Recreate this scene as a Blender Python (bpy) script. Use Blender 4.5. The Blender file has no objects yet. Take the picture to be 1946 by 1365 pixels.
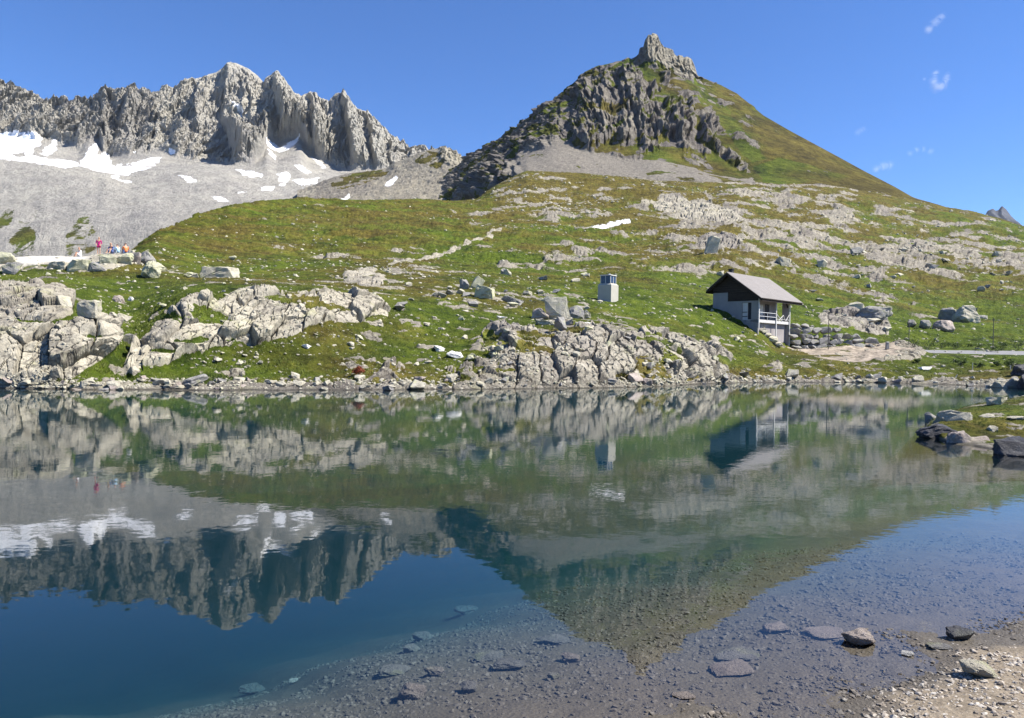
import bpy, bmesh, math, random
import numpy as np
from mathutils import Vector, Matrix

# ------------------------------------------------------------------ camera
W0, H0, F0 = 1946.0, 1365.0, 1450.0
EYE = 2.2
SC = bpy.context.scene
COL = SC.collection
Uc = Vector((0.0166, 1.0, 15.2 / F0)).normalized()
Fc = Vector((0, 0, -1)); Fc = (Fc - Fc.dot(Uc) * Uc).normalized()
Xc = Fc.cross(Uc).normalized()
R = Matrix((Xc, Fc, Uc))                  # camera axes -> world axes
cam = bpy.data.cameras.new('camera'); camo = bpy.data.objects.new('camera', cam)
camo.matrix_world = Matrix.Translation((0, 0, EYE)) @ R.to_4x4()
cam.sensor_width = 36.0; cam.lens = F0 / W0 * 36.0
cam.clip_start = 0.1; cam.clip_end = 60000
COL.objects.link(camo); SC.camera = camo
RN = np.array(R)

# ------------------------------------------------------------------ light
SUN_AZ, SUN_EL = 97.0, 49.0
SUNV = Vector((math.sin(math.radians(SUN_AZ)) * math.cos(math.radians(SUN_EL)),
               math.cos(math.radians(SUN_AZ)) * math.cos(math.radians(SUN_EL)),
               math.sin(math.radians(SUN_EL))))
w = bpy.data.worlds.new('World'); SC.world = w; w.use_nodes = True
nt = w.node_tree; nt.nodes.clear()
wo = nt.nodes.new('ShaderNodeOutputWorld'); bg = nt.nodes.new('ShaderNodeBackground')
sky = nt.nodes.new('ShaderNodeTexSky'); sky.sky_type = 'NISHITA'; sky.sun_disc = False
sky.sun_elevation = math.radians(SUN_EL); sky.sun_rotation = math.radians(SUN_AZ)
sky.altitude = 1500; sky.air_density = 0.95; sky.dust_density = 0.0; sky.ozone_density = 8.5
bg.inputs['Strength'].default_value = 0.090
hs = nt.nodes.new('ShaderNodeHueSaturation'); hs.inputs['Saturation'].default_value = 1.1; hs.inputs['Hue'].default_value = 0.506
nt.links.new(sky.outputs[0], hs.inputs['Color']); nt.links.new(hs.outputs[0], bg.inputs[0]); nt.links.new(bg.outputs[0], wo.inputs[0])
sl = bpy.data.lights.new('sun', 'SUN'); sl.energy = 4.9; sl.angle = math.radians(0.5); sl.color = (1.0, 0.945, 0.85)
so = bpy.data.objects.new('sun', sl); COL.objects.link(so)
so.rotation_euler = (-SUNV).to_track_quat('-Z', 'Y').to_euler()
SC.view_settings.view_transform = 'Standard'; SC.view_settings.look = 'None'
SC.view_settings.exposure = 1.15; SC.view_settings.gamma = 1.0
SC.cycles.max_bounces = 8; SC.cycles.diffuse_bounces = 1; SC.cycles.glossy_bounces = 3
SC.cycles.transparent_max_bounces = 8; SC.cycles.volume_bounces = 0
SC.cycles.use_denoising = True; SC.cycles.caustics_reflective = False; SC.cycles.caustics_refractive = False

# ------------------------------------------------------------------ helpers
def ray(x, y):
    """photo pixel -> azimuth, tan(elevation), sqrt(1+X^2) (numpy arrays)"""
    x = np.asarray(x, float); y = np.asarray(y, float)
    c = np.stack([(x - W0 / 2) / F0, -(y - H0 / 2) / F0, -np.ones_like(x)], -1)
    d = c @ RN.T
    return np.arctan2(d[..., 0], d[..., 1]), d[..., 2] / np.hypot(d[..., 0], d[..., 1])

def at(x, y, D):
    """world point on the ray of a photo pixel at forward distance D"""
    az, te = ray(x, y); r = D / math.cos(float(az))
    return Vector((r * math.sin(az), D, EYE + r * float(te)))

def onz(x, y, z=0.0):
    az, te = ray(x, y); r = (z - EYE) / float(te)
    return Vector((r * math.sin(az), r * math.cos(az), z))

def proj(P):
    q = (P - np.array([0, 0, EYE])) @ RN
    return W0 / 2 + F0 * q[..., 0] / -q[..., 2], H0 / 2 - F0 * q[..., 1] / -q[..., 2]

def _hash(ix, iy, iz, seed):
    h = (ix * np.int64(374761393) + iy * np.int64(668265263) + iz * np.int64(2147483647 // 3) + np.int64(seed) * np.int64(1274126177)) & 0xffffffff
    h = ((h ^ (h >> 13)) * np.int64(1274126177)) & 0xffffffff
    h = ((h ^ (h >> 15)) * np.int64(2246822519 & 0x7fffffff)) & 0xffffffff
    return ((h ^ (h >> 16)) & 0xffffff).astype(np.float32) / np.float32(0xffffff)

def vnoise(P, seed=0):
    """value noise 0..1 at points P (...,3)"""
    sh = P.shape[:-1]; P = P.reshape(-1, 3)
    out = np.empty(len(P), np.float32)
    for s in range(0, len(P), 400000):
        p = P[s:s + 400000]
        f = np.floor(p); i = f.astype(np.int64); t = (p - f).astype(np.float32)
        t = t * t * t * (t * (t * 6 - 15) + 10)
        r = 0
        c = {}
        for dx in (0, 1):
            for dy in (0, 1):
                a = _hash(i[:, 0] + dx, i[:, 1] + dy, i[:, 2], seed); b = _hash(i[:, 0] + dx, i[:, 1] + dy, i[:, 2] + 1, seed)
                c[dx, dy] = a + (b - a) * t[:, 2]
        a = c[0, 0] + (c[0, 1] - c[0, 0]) * t[:, 1]; b = c[1, 0] + (c[1, 1] - c[1, 0]) * t[:, 1]
        out[s:s + 400000] = a + (b - a) * t[:, 0]
    return out.reshape(sh)

def fbm(P, wl, octs=4, gain=0.5, seed=0, ridged=False, lac=2.03):
    """fractal noise in -1..1; wl = wavelengths (scalar or 3 numbers)"""
    q = P / np.asarray(wl, float); s = 0.0; a = 1.0; tot = 0.0
    for k in range(octs):
        n = vnoise(q + 17.3 * k, seed + k) * 2 - 1
        if ridged: n = 1 - 2 * np.abs(n)
        s = s + a * n; tot += a; a *= gain; q = q * lac
    return s / tot

def worley(P, sc, seed=0):
    """cellular noise: cell value, gap F2-F1, offset-from-cell dot a random direction"""
    Q = P.reshape(-1, 3) / np.asarray(sc, float); n = len(Q)
    hv = np.empty(n, np.float32); gap = np.empty(n, np.float32); til = np.empty(n, np.float32); h2 = np.empty(n, np.float32)
    for s in range(0, n, 200000):
        q = Q[s:s + 200000]; i = np.floor(q).astype(np.int64); m = len(q)
        f1 = np.full(m, 9.0); f2 = np.full(m, 9.0); ci = np.zeros((m, 3), np.int64); co = np.zeros((m, 3))
        for dx in (-1, 0, 1):
            for dy in (-1, 0, 1):
                for dz in (-1, 0, 1):
                    j = i + (dx, dy, dz)
                    o = np.stack([_hash(j[:, 0], j[:, 1], j[:, 2], seed + k) for k in (1, 2, 3)], -1)
                    v = q - (j + o); d = np.sqrt((v * v).sum(-1))
                    n1 = d < f1
                    f2 = np.where(n1, f1, np.minimum(f2, d)); f1 = np.where(n1, d, f1)
                    ci[n1] = j[n1]; co[n1] = v[n1]
        a = np.stack([_hash(ci[:, 0], ci[:, 1], ci[:, 2], seed + k) * 2 - 1 for k in (5, 6, 7)], -1)
        hv[s:s + 200000] = _hash(ci[:, 0], ci[:, 1], ci[:, 2], seed + 9)
        h2[s:s + 200000] = _hash(ci[:, 0], ci[:, 1], ci[:, 2], seed + 12)
        gap[s:s + 200000] = f2 - f1; til[s:s + 200000] = (a * co).sum(-1)
    sh = P.shape[:-1]
    return hv.reshape(sh), gap.reshape(sh), til.reshape(sh), h2.reshape(sh)

def ss(a, b, x):
    t = np.clip((x - a) / (b - a), 0, 1); return t * t * (3 - 2 * t)

def inpoly(x, y, poly):
    r = np.zeros(x.shape, bool); n = len(poly)
    for k in range(n):
        x1, y1 = poly[k]; x2, y2 = poly[(k + 1) % n]
        if y1 == y2: continue
        c = ((y1 > y) != (y2 > y)) & (x < (x2 - x1) * (y - y1) / (y2 - y1) + x1)
        r ^= c
    return r

def blur(a, n, it=2):
    for _ in range(it):
        for ax in (0, 1):
            p = np.take(a, np.clip(np.arange(-n, a.shape[ax] + n), 0, a.shape[ax] - 1), axis=ax)
            c = np.cumsum(p, axis=ax); z = np.zeros_like(np.take(c, [0], axis=ax)); c = np.concatenate([z, c], axis=ax)
            k = 2 * n + 1
            a = (np.take(c, np.arange(k, c.shape[ax]), axis=ax) - np.take(c, np.arange(0, c.shape[ax] - k), axis=ax)) / k
    return a

def normals(P):
    du = np.gradient(P, axis=1); dv = np.gradient(P, axis=0)
    n = np.cross(du, dv); l = np.linalg.norm(n, axis=-1, keepdims=True)
    n = n / np.maximum(l, 1e-9)
    return n

def pchip(Y, ts):
    """monotone cubic along axis 0 with unit knots; ts in 0..n-1"""
    d = Y[1:] - Y[:-1]; m = np.zeros_like(Y)
    a, b = d[:-1], d[1:]
    h = np.where(a * b > 0, 2 * a * b / np.where(np.abs(a + b) < 1e-12, 1, a + b), 0)
    m[1:-1] = h; m[0] = d[0]; m[-1] = d[-1]
    k = np.clip(np.floor(ts).astype(int), 0, len(Y) - 2); t = (ts - k)[:, None]
    y0, y1, m0, m1 = Y[k], Y[k + 1], m[k], m[k + 1]
    t2, t3 = t * t, t * t * t
    return (2 * t3 - 3 * t2 + 1) * y0 + (t3 - 2 * t2 + t) * m0 + (-2 * t3 + 3 * t2) * y1 + (t3 - t2) * m1

def sheet(rows, x0, x1, step, segs, smooth):
    """terrain sheet from lines of (pixel x, pixel y, forward distance); real positions"""
    ax0 = float(ray(x0, 600)[0]); ax1 = float(ray(x1, 600)[0]); n = int((x1 - x0) / step)
    # even steps in tan(azimuth)
    az = np.arctan(np.linspace(math.tan(ax0), math.tan(ax1), n))
    TE = []; RR = []
    for row, sm in zip(rows, smooth):
        row = np.array(row, float); a, te = ray(row[:, 0], row[:, 1]); r = row[:, 2] / np.cos(a)
        T = np.interp(az, a, te); L = np.interp(az, a, np.log(r))
        if sm:
            g = np.arange(-3 * sm, 3 * sm + 1); kk = np.exp(-0.5 * (g / sm) ** 2); kk /= kk.sum()
            T = np.convolve(np.pad(T, 3 * sm, 'edge'), kk, 'valid'); L = np.convolve(np.pad(L, 3 * sm, 'edge'), kk, 'valid')
        TE.append(T); RR.append(L)
    ts = np.concatenate([k + np.arange(s) / s for k, s in enumerate(segs)] + [[len(rows) - 1]])
    te = pchip(np.array(TE), ts); r = np.exp(pchip(np.array(RR), ts))
    P = np.stack([r * np.sin(az), r * np.cos(az), EYE + r * te], -1)
    return P

def link(o, parent=None):
    COL.objects.link(o)
    if parent: o.parent = parent
    return o

def tag(o, label=None, cat=None, group=None, kind=None):
    if label: o['label'] = label
    if cat: o['category'] = cat
    if group: o['group'] = group
    if kind: o['kind'] = kind
    return o

def mesh_np(name, V, Fq, mats, attr=None, smooth=True, parent=None, midx=None):
    """mesh from numpy vertices and an (n,k) face array"""
    me = bpy.data.meshes.new(name); n, k = Fq.shape
    me.vertices.add(len(V)); me.vertices.foreach_set('co', np.ascontiguousarray(V, np.float32).ravel())
    me.loops.add(n * k); me.loops.foreach_set('vertex_index', np.ascontiguousarray(Fq, np.int32).ravel())
    me.polygons.add(n); me.polygons.foreach_set('loop_start', (np.arange(n) * k).astype(np.int32))
    me.polygons.foreach_set('use_smooth', np.full(n, smooth, bool))
    for m in (mats if isinstance(mats, (list, tuple)) else [mats]): me.materials.append(m)
    if midx is not None: me.polygons.foreach_set('material_index', midx.astype(np.int32))
    me.update(calc_edges=True)
    if attr is not None:
        a = me.attributes.new('m', 'FLOAT_COLOR', 'POINT'); a.data.foreach_set('color', np.ascontiguousarray(attr, np.float32).ravel())
    o = bpy.data.objects.new(name, me); return link(o, parent)

def emit(P, A, lab, specs):
    """cut one terrain grid into objects by face label; specs: {label: (name, material, smooth)}"""
    nv, nu = P.shape[:2]; idx = np.arange(nv * nu).reshape(nv, nu)
    Fq = np.stack([idx[:-1, :-1], idx[:-1, 1:], idx[1:, 1:], idx[1:, :-1]], -1).reshape(-1, 4)
    fl = lab[:-1, :-1].reshape(-1); V = P.reshape(-1, 3); AA = A.reshape(-1, 4); out = {}
    for k, (name, mat, sm) in specs.items():
        f = Fq[fl == k]
        if len(f) < 4: continue
        u, inv = np.unique(f.ravel(), return_inverse=True)
        out[k] = mesh_np(name, V[u], inv.reshape(-1, 4), mat, AA[u], sm)
    return out

# ------------------------------------------------------------------ materials
class NT:
    def __init__(s, name):
        s.m = bpy.data.materials.new(name); s.m.use_nodes = True; s.t = s.m.node_tree; s.t.nodes.clear()
        s.out = s.n('ShaderNodeOutputMaterial'); s.pos = None
    def n(s, typ, **kw):
        x = s.t.nodes.new(typ)
        for k, v in kw.items(): setattr(x, k, v)
        return x
    def put(s, sock, v):
        if isinstance(v, bpy.types.NodeSocket): s.t.links.new(v, sock)
        elif v is not None: sock.default_value = v
    def P(s):
        if s.pos is None: s.pos = s.n('ShaderNodeNewGeometry').outputs['Position']
        return s.pos
    def scale(s, v, sc):
        x = s.n('ShaderNodeVectorMath', operation='MULTIPLY'); s.put(x.inputs[0], v); s.put(x.inputs[1], sc); return x.outputs[0]
    def noise(s, scale, detail=4, rough=0.55, vec=None, dist=0.0):
        x = s.n('ShaderNodeTexNoise'); s.put(x.inputs['Vector'], vec if vec is not None else s.P())
        x.inputs['Scale'].default_value = scale; x.inputs['Detail'].default_value = detail; x.inputs['Roughness'].default_value = rough
        x.inputs['Distortion'].default_value = dist; return x.outputs[0]
    def vor(s, scale, vec=None, feature='F1', out='Distance', rnd=1.0):
        x = s.n('ShaderNodeTexVoronoi', feature=feature); s.put(x.inputs['Vector'], vec if vec is not None else s.P())
        x.inputs['Scale'].default_value = scale; x.inputs['Randomness'].default_value = rnd; return x.outputs[out]
    def mth(s, op, a, b=None, c=None, clamp=False):
        x = s.n('ShaderNodeMath', operation=op, use_clamp=clamp); s.put(x.inputs[0], a)
        if b is not None: s.put(x.inputs[1], b)
        if c is not None: s.put(x.inputs[2], c)
        return x.outputs[0]
    def mr(s, v, a, b, c=0.0, d=1.0):
        x = s.n('ShaderNodeMapRange', interpolation_type='SMOOTHSTEP'); s.put(x.inputs[0], v)
        for k, q in zip((1, 2, 3, 4), (a, b, c, d)): s.put(x.inputs[k], q)
        return x.outputs[0]
    def mix(s, f, a, b, blend='MIX'):
        x = s.n('ShaderNodeMix', data_type='RGBA', blend_type=blend); s.put(x.inputs[0], f)
        for k, v in ((6, a), (7, b)):
            s.put(x.inputs[k], (tuple(v) + (1,))[:4] if isinstance(v, (tuple, list)) else v)
        return x.outputs[2]
    def ramp(s, f, stops):
        x = s.n('ShaderNodeValToRGB'); s.put(x.inputs[0], f); e = x.color_ramp.elements
        e[0].position, e[0].color = stops[0][0], tuple(stops[0][1]) + (1,)
        e[1].position, e[1].color = stops[-1][0], tuple(stops[-1][1]) + (1,)
        for p, c in stops[1:-1]:
            k = e.new(p); k.color = tuple(c) + (1,)
        return x.outputs[0]
    def bump(s, h, dist, strength=1.0, normal=None):
        x = s.n('ShaderNodeBump'); s.put(x.inputs['Height'], h); x.inputs['Distance'].default_value = dist
        x.inputs['Strength'].default_value = strength
        if normal is not None: s.put(x.inputs['Normal'], normal)
        return x.outputs[0]
    def bsdf(s, col, rough=0.9, normal=None, spec=0.2, **kw):
        x = s.n('ShaderNodeBsdfPrincipled'); s.put(x.inputs['Base Color'], (tuple(col) + (1,))[:4] if isinstance(col, (tuple, list)) else col)
        s.put(x.inputs['Roughness'], rough); s.put(x.inputs['Specular IOR Level'], spec)
        if normal is not None: s.put(x.inputs['Normal'], normal)
        for k, v in kw.items(): s.put(x.inputs[k], v)
        s.t.links.new(x.outputs[0], s.out.inputs['Surface']); return x
    def attr(s):
        a = s.n('ShaderNodeAttribute'); a.attribute_name = 'm'
        p = s.n('ShaderNodeSeparateColor'); s.t.links.new(a.outputs['Color'], p.inputs[0])
        return p.outputs[0], p.outputs[1], p.outputs[2], a.outputs['Alpha']

def rock_nodes(n, k, tone, lich=0.35, cr=1.0):
    """rock colour; k = texture frequency per metre; tone 0 grey-mauve .. 1 pale"""
    a = n.noise(k, 10, 0.72); st = n.noise(k * 1.5, 6, 0.7, n.scale(n.P(), (1, 1, 0.25)))
    c1 = n.ramp(a, [(0.25, (0.19, 0.165, 0.13)), (0.42, (0.34, 0.31, 0.24)), (0.58, (0.44, 0.405, 0.315)), (0.8, (0.58, 0.54, 0.44))])
    c2 = n.ramp(a, [(0.25, (0.06, 0.053, 0.050)), (0.42, (0.115, 0.103, 0.096)), (0.58, (0.185, 0.166, 0.152)), (0.8, (0.31, 0.28, 0.255))])
    c = n.mix(tone, c2, c1)
    c = n.mix(n.mr(st, 0.5, 0.75, 0, 0.45), c, (0.20, 0.165, 0.14))
    c = n.mix(n.mr(n.noise(k * 0.7, 5, 0.6), 0.55, 0.72, 0, lich), c, (0.36, 0.36, 0.17))
    c = n.mix(n.mr(n.noise(k * 9, 3, 0.6), 0.62, 0.7, 0, 0.5), c, (0.09, 0.085, 0.08))
    wv = n.n('ShaderNodeVectorMath', operation='ADD'); nn = n.n('ShaderNodeTexNoise'); n.put(nn.inputs['Vector'], n.P()); nn.inputs['Scale'].default_value = k * 1.3; nn.inputs['Detail'].default_value = 3
    sc2 = n.scale(nn.outputs['Color'], (0.9 / k, 0.9 / k, 0.9 / k)); n.put(wv.inputs[0], sc2); n.put(wv.inputs[1], n.scale(n.P(), (1, 1, .55)))
    for kk, wd, am in ((k * 0.3, 0.025, 0.6 * cr), (k * 0.9, 0.03, 0.5 * cr), (k * 2.6, 0.045, 0.35 * cr)):
        if cr <= 0: continue
       
        ck = n.mr(n.vor(kk, wv.outputs[0], 'DISTANCE_TO_EDGE'), 0.0, wd, am, 0.0); c = n.mix(ck, c, (0.055, 0.05, 0.045))
    return c

def grass_nodes(n, k, g):
    a = n.mth('ADD', n.mth('MULTIPLY', n.noise(k, 9, 0.68), 0.5), n.mth('MULTIPLY', n.noise(k * 0.16, 8, 0.72, None, .5), 0.62)); a = n.mth('SUBTRACT', a, 0.06); b = n.noise(k * 0.07, 6, 0.65)
    lush = n.ramp(a, [(0.33, (0.008, 0.017, 0.003)), (0.45, (0.040, 0.064, 0.005)), (0.56, (0.086, 0.118, 0.010)), (0.72, (0.165, 0.18, 0.028))])
    dry = n.ramp(a, [(0.33, (0.020, 0.015, 0.005)), (0.45, (0.060, 0.048, 0.010)), (0.57, (0.125, 0.102, 0.020)), (0.74, (0.22, 0.18, 0.055))])
    f = n.mr(n.mth('ADD', n.mth('MULTIPLY', n.mth('SUBTRACT', b, 0.5), 1.5), g), 0.2, 0.85)
    return n.mix(f, dry, lush)

def wetline(n, c):
    z = n.n('ShaderNodeSeparateXYZ'); n.put(z.inputs[0], n.P())
    return n.mix(n.mr(n.mth('ADD', z.outputs[2], n.mth('MULTIPLY', n.noise(1.5, 4), 0.12)), 0.06, 0.16, 0.75, 0), c, (0.045, 0.042, 0.036))
def mat_ground(name, k, lich=0.4, bumpd=0.12, cr=1.0, wash=None):
    n = NT(name); r, g, t, al = n.attr()
    rc = rock_nodes(n, k, t, lich, cr)
    if wash: rc = n.mix(wash[0], rc, wash[1])
    gc = grass_nodes(n, k * 1.6, g)
    e = n.noise(k * 0.45, 10, 0.78, None, .6)
    f = n.mr(n.mth('ADD', r, n.mth('MULTIPLY', n.mth('SUBTRACT', e, 0.5), 2.0)), 0.44, 0.56)
    # small stones peeping through the turf
    c = n.mix(f, gc, rc)
    c = n.mix(al, (0.82, 0.83, 0.86), c); c = wetline(n, c)
    h = n.mth('ADD', n.noise(k * 4, 8, 0.7), n.mth('MULTIPLY', n.noise(k * 20, 4, 0.6), 0.25))
    n.bsdf(c, 0.95, n.bump(e, bumpd * 9, 0.7, n.bump(h, bumpd, 0.8)), 0.15); return n.m

# ------------------------------------------------------------------ ground sheet: far bank and hill
def dshore(x, y):
    return (EYE) / ((y - (667.3 + 0.0166 * (x - 973))) / F0)
SHORE = [(-400, 734), (0, 738), (150, 740), (300, 741), (500, 741), (700, 741), (900, 740), (1100, 738), (1250, 735), (1350, 729),
         (1450, 727), (1600, 727), (1700, 728), (1790, 731), (1860, 734), (1946, 738), (2400, 750)]
G_SH = [(x, y, dshore(x, y)) for x, y in SHORE]
def under(rows, f, z):
    o = []
    for x, y, D in rows:
        D2 = D * f; o.append((x, 667.3 + 0.0166 * (x - 973) + (EYE - z) * F0 / D2, D2))
    return o
G_ROWS = [under(G_SH, 0.72, -3.2), under(G_SH, 0.93, -0.7), G_SH,
 [(-400, 690, 38), (0, 690, 37.7), (150, 700, 38.2), (230, 722, 39.3), (300, 700, 40.6), (400, 700, 42.5), (500, 708, 43.5), (600, 712, 43.5), (700, 708, 44), (800, 700, 46),
  (900, 690, 47.5), (1000, 690, 48), (1100, 695, 49.5), (1200, 690, 51), (1300, 698, 55), (1400, 708, 62), (1500, 708, 65), (1600, 708, 69), (1700, 708, 70), (1800, 712, 71), (1946, 712, 68), (2400, 715, 66)],
 [(-400, 620, 40), (0, 620, 39.8), (100, 622, 40.3), (200, 628, 41), (240, 665, 43), (290, 650, 43), (350, 612, 44), (400, 625, 45), (500, 625, 46.6), (600, 618, 48.5),
  (700, 640, 51), (800, 650, 53), (900, 645, 54), (1000, 635, 52.5), (1100, 635, 53.5), (1200, 645, 55), (1300, 660, 58.5), (1400, 682, 67.5), (1500, 683, 74), (1600, 684, 77), (1700, 684, 79), (1800, 690, 80), (1946, 690, 78), (2400, 690, 76)],
 [(-400, 550, 45), (0, 556, 44.5), (100, 555, 45.5), (200, 585, 48), (250, 605, 49), (300, 585, 48), (350, 557, 47.5), (400, 553, 48.5), (500, 553, 50.5), (600, 556, 53), (700, 572, 56), (745, 590, 58),
  (800, 592, 61), (900, 595, 65), (1000, 602, 67), (1100, 605, 70), (1200, 610, 72), (1300, 632, 74), (1350, 642, 76), (1400, 650, 80), (1425, 640, 83), (1445, 640, 85.5), (1462, 655, 88), (1480, 661, 91), (1500, 662.5, 92.3), (1560, 665, 92.3), (1600, 667.5, 91), (1700, 669.5, 91), (1800, 670, 92), (1946, 673, 92), (2400, 680, 92)],
 [(-400, 530, 62), (0, 530, 60), (100, 520, 64), (200, 530, 64), (300, 530, 68), (400, 528, 72), (500, 530, 74), (600, 535, 76), (700, 540, 76), (800, 545, 78), (900, 550, 80), (1000, 560, 82), (1100, 568, 85),
  (1160, 571, 86), (1200, 573, 88), (1300, 586, 88), (1340, 585, 89.5), (1375, 593, 90), (1410, 604, 90), (1440, 612, 93), (1500, 618, 95.5), (1560, 630, 95.5), (1640, 655, 96), (1700, 656, 97), (1800, 656, 100), (1946, 657, 100), (2400, 660, 100)],
 [(-400, 490, 80), (0, 492, 76), (60, 488, 77), (100, 487, 77), (160, 489, 77), (190, 484, 77), (250, 480, 78), (270, 485, 80), (300, 502, 84), (400, 519, 90), (500, 519, 95), (600, 516, 100), (700, 520, 98), (800, 525, 100),
  (900, 528, 104), (1000, 530, 108), (1100, 535, 110), (1200, 535, 115), (1300, 545, 115), (1400, 560, 118), (1500, 575, 120), (1600, 600, 112), (1700, 620, 110), (1800, 625, 112), (1946, 630, 112), (2400, 640, 112)],
 [(-400, 515, 95), (0, 512, 95), (200, 505, 98), (245, 488, 92), (300, 477, 105), (400, 480, 125), (500, 480, 135), (600, 485, 140), (700, 490, 135), (800, 490, 140), (900, 492, 145), (1000, 490, 150), (1100, 490, 155),
  (1200, 495, 160), (1300, 500, 160), (1400, 510, 160), (1500, 530, 160), (1600, 560, 150), (1700, 580, 145), (1800, 590, 145), (1946, 595, 150), (2400, 600, 150)],
 [(-400, 525, 130), (0, 525, 130), (200, 520, 130), (245, 485, 105), (300, 450, 128), (400, 435, 170), (500, 435, 185), (600, 440, 190), (700, 445, 190), (800, 445, 200), (900, 445, 205), (1000, 445, 215), (1100, 450, 220),
  (1200, 450, 230), (1300, 450, 235), (1400, 455, 240), (1500, 470, 240), (1600, 500, 230), (1700, 520, 220), (1800, 530, 215), (1946, 540, 215), (2400, 560, 215)],
 [(-400, 535, 160), (0, 535, 160), (200, 530, 160), (245, 482, 115), (300, 441, 145), (400, 406, 205), (450, 395, 225), (500, 395, 250), (600, 400, 260), (700, 400, 280), (800, 400, 300), (900, 400, 310), (1000, 395, 320),
  (1100, 395, 330), (1200, 400, 330), (1300, 405, 330), (1400, 405, 330), (1500, 415, 330), (1600, 435, 320), (1700, 450, 320), (1800, 465, 310), (1946, 480, 300), (2400, 520, 300)],
 [(-400, 545, 190), (0, 545, 190), (200, 540, 190), (240, 482, 122), (300, 438, 150), (350, 418, 180), (400, 400, 215), (450, 389, 240), (500, 383, 270), (560, 381, 300), (600, 381, 320), (700, 380, 350), (800, 380, 370), (870, 381, 380),
  (905, 379, 390), (950, 348, 430), (1000, 326, 450), (1100, 330, 450), (1200, 338, 440), (1300, 346, 430), (1400, 350, 430), (1500, 350, 450), (1600, 356, 460), (1700, 372, 460), (1740, 381, 460), (1800, 395, 450), (1850, 403, 440), (1900, 416, 420), (1946, 431, 400), (2400, 500, 400)],
]
G_ROWS.append([(x, y + 30, D * 1.12) for x, y, D in G_ROWS[-1]])
segs = [6, 8, 36, 75, 70, 44, 36, 44, 50, 50, 62, 3]
P = sheet(G_ROWS, -330, 2280, 1.65, segs, [6, 6, 3, 8, 8, 8, 8, 5, 8, 8, 6, 2, 2])
px, py = proj(P)
Dp = P[..., 1]
# -------- masks
wx = px + 7 * fbm(P, 2.5, 4, seed=71) * np.clip(60 / Dp, .25, 1) * 1.6; wy = py + 6 * fbm(P, 2.5, 4, seed=72) * np.clip(60 / Dp, .25, 1) * 1.6
OUT = {
 1: [(-330, 600), (0, 598), (60, 620), (120, 626), (170, 612), (222, 628), (222, 655), (185, 690), (130, 722), (60, 736), (-330, 742)],
 2: [(-330, 545), (0, 556), (30, 545), (70, 543), (110, 560), (142, 575), (140, 602), (100, 618), (40, 610), (-20, 598), (-330, 600)],
 3: [(236, 705), (240, 680), (290, 640), (320, 600), (345, 560), (380, 553), (415, 570), (440, 556), (520, 550), (530, 560), (600, 550), (640, 558), (690, 560), (735, 575), (744, 600), (690, 612), (620, 617), (560, 640), (480, 648), (420, 662), (370, 682), (300, 702), (255, 718)],
 4: [(900, 650), (930, 632), (960, 622), (1010, 628), (1080, 628), (1110, 620), (1165, 640), (1200, 638), (1250, 633), (1310, 650), (1345, 660), (1387, 675), (1387, 705), (1350, 725), (1200, 733), (1050, 731), (960, 705)],
 5: [(690, 728), (720, 712), (800, 685), (880, 680), (960, 700), (1100, 722), (1300, 728), (1400, 712), (1440, 700), (1480, 690), (1490, 705), (1430, 728), (1300, 740), (700, 746)],
 6: [(-330, 480), (0, 480), (35, 480), (130, 480), (190, 484), (250, 474), (268, 490), (262, 503), (240, 506), (200, 516), (150, 522), (100, 505), (30, 512), (-330, 520)],
 7: [(1255, 370), (1300, 378), (1340, 388), (1400, 403), (1412, 420), (1350, 425), (1290, 416), (1240, 395)],
 8: [(1322, 478), (1335, 452), (1350, 444), (1400, 450), (1412, 468), (1375, 482)],
 9: [(1556, 600), (1600, 588), (1680, 602), (1692, 622), (1690, 640), (1650, 640), (1620, 628), (1560, 618)],
 10: [(1190, 372), (1240, 380), (1330, 420), (1320, 432), (1240, 415)],
 11: [(1545, 385), (1600, 395), (1640, 420), (1620, 432), (1570, 420)],
 12: [(655, 520), (700, 512), (735, 530), (722, 548), (690, 545), (650, 535)],
 13: [(730, 512), (800, 500), (850, 518), (790, 524), (740, 522)],
 14: [(1590, 470), (1700, 470), (1760, 500), (1700, 505), (1600, 490)],
 15: [(1700, 395), (1790, 410), (1890, 440), (1946, 450), (1946, 462), (1850, 455), (1720, 415)],
 16: [(1370, 420), (1470, 428), (1560, 440), (1590, 470), (1500, 465), (1400, 445)],
 17: [(1620, 470), (1780, 455), (1850, 480), (1946, 490), (1946, 520), (1800, 530), (1700, 510)],
}
rockp = np.zeros(P.shape[:2]); oid = np.zeros(P.shape[:2], int)
for k, pl in OUT.items():
    q = inpoly(wx, wy, pl); oid[q & (oid == 0)] = k; rockp = np.maximum(rockp, q * (1.0 if k < 7 or k in (8, 9) else (0.8 if k in (7, 12) else 0.62)))
ROCKMAP = """000000000034335654333
000000000055546765333
000000001256456664444
000001112355477666453
000111134333445776434
000111233344445678764
333222243333334556766
321223365333324455565
211123334654233354554
421111223544322254543
322112222334322332222
311111122356432212111
321111123577653243211
211222345677775432223
888888888888888888888"""
GREENMAP = """444444444443333434344
444444444433333434344
444444444443333434444
444444443345443335455
344434334455433454567
555444544564444656656
665445555666554365555
667654545566555466565
777766555677766666666
667766667777788888777
677765667755768877888
677776656644667776788
667866666633456645666
677777654554334456666
555555555555555555555"""
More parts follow.
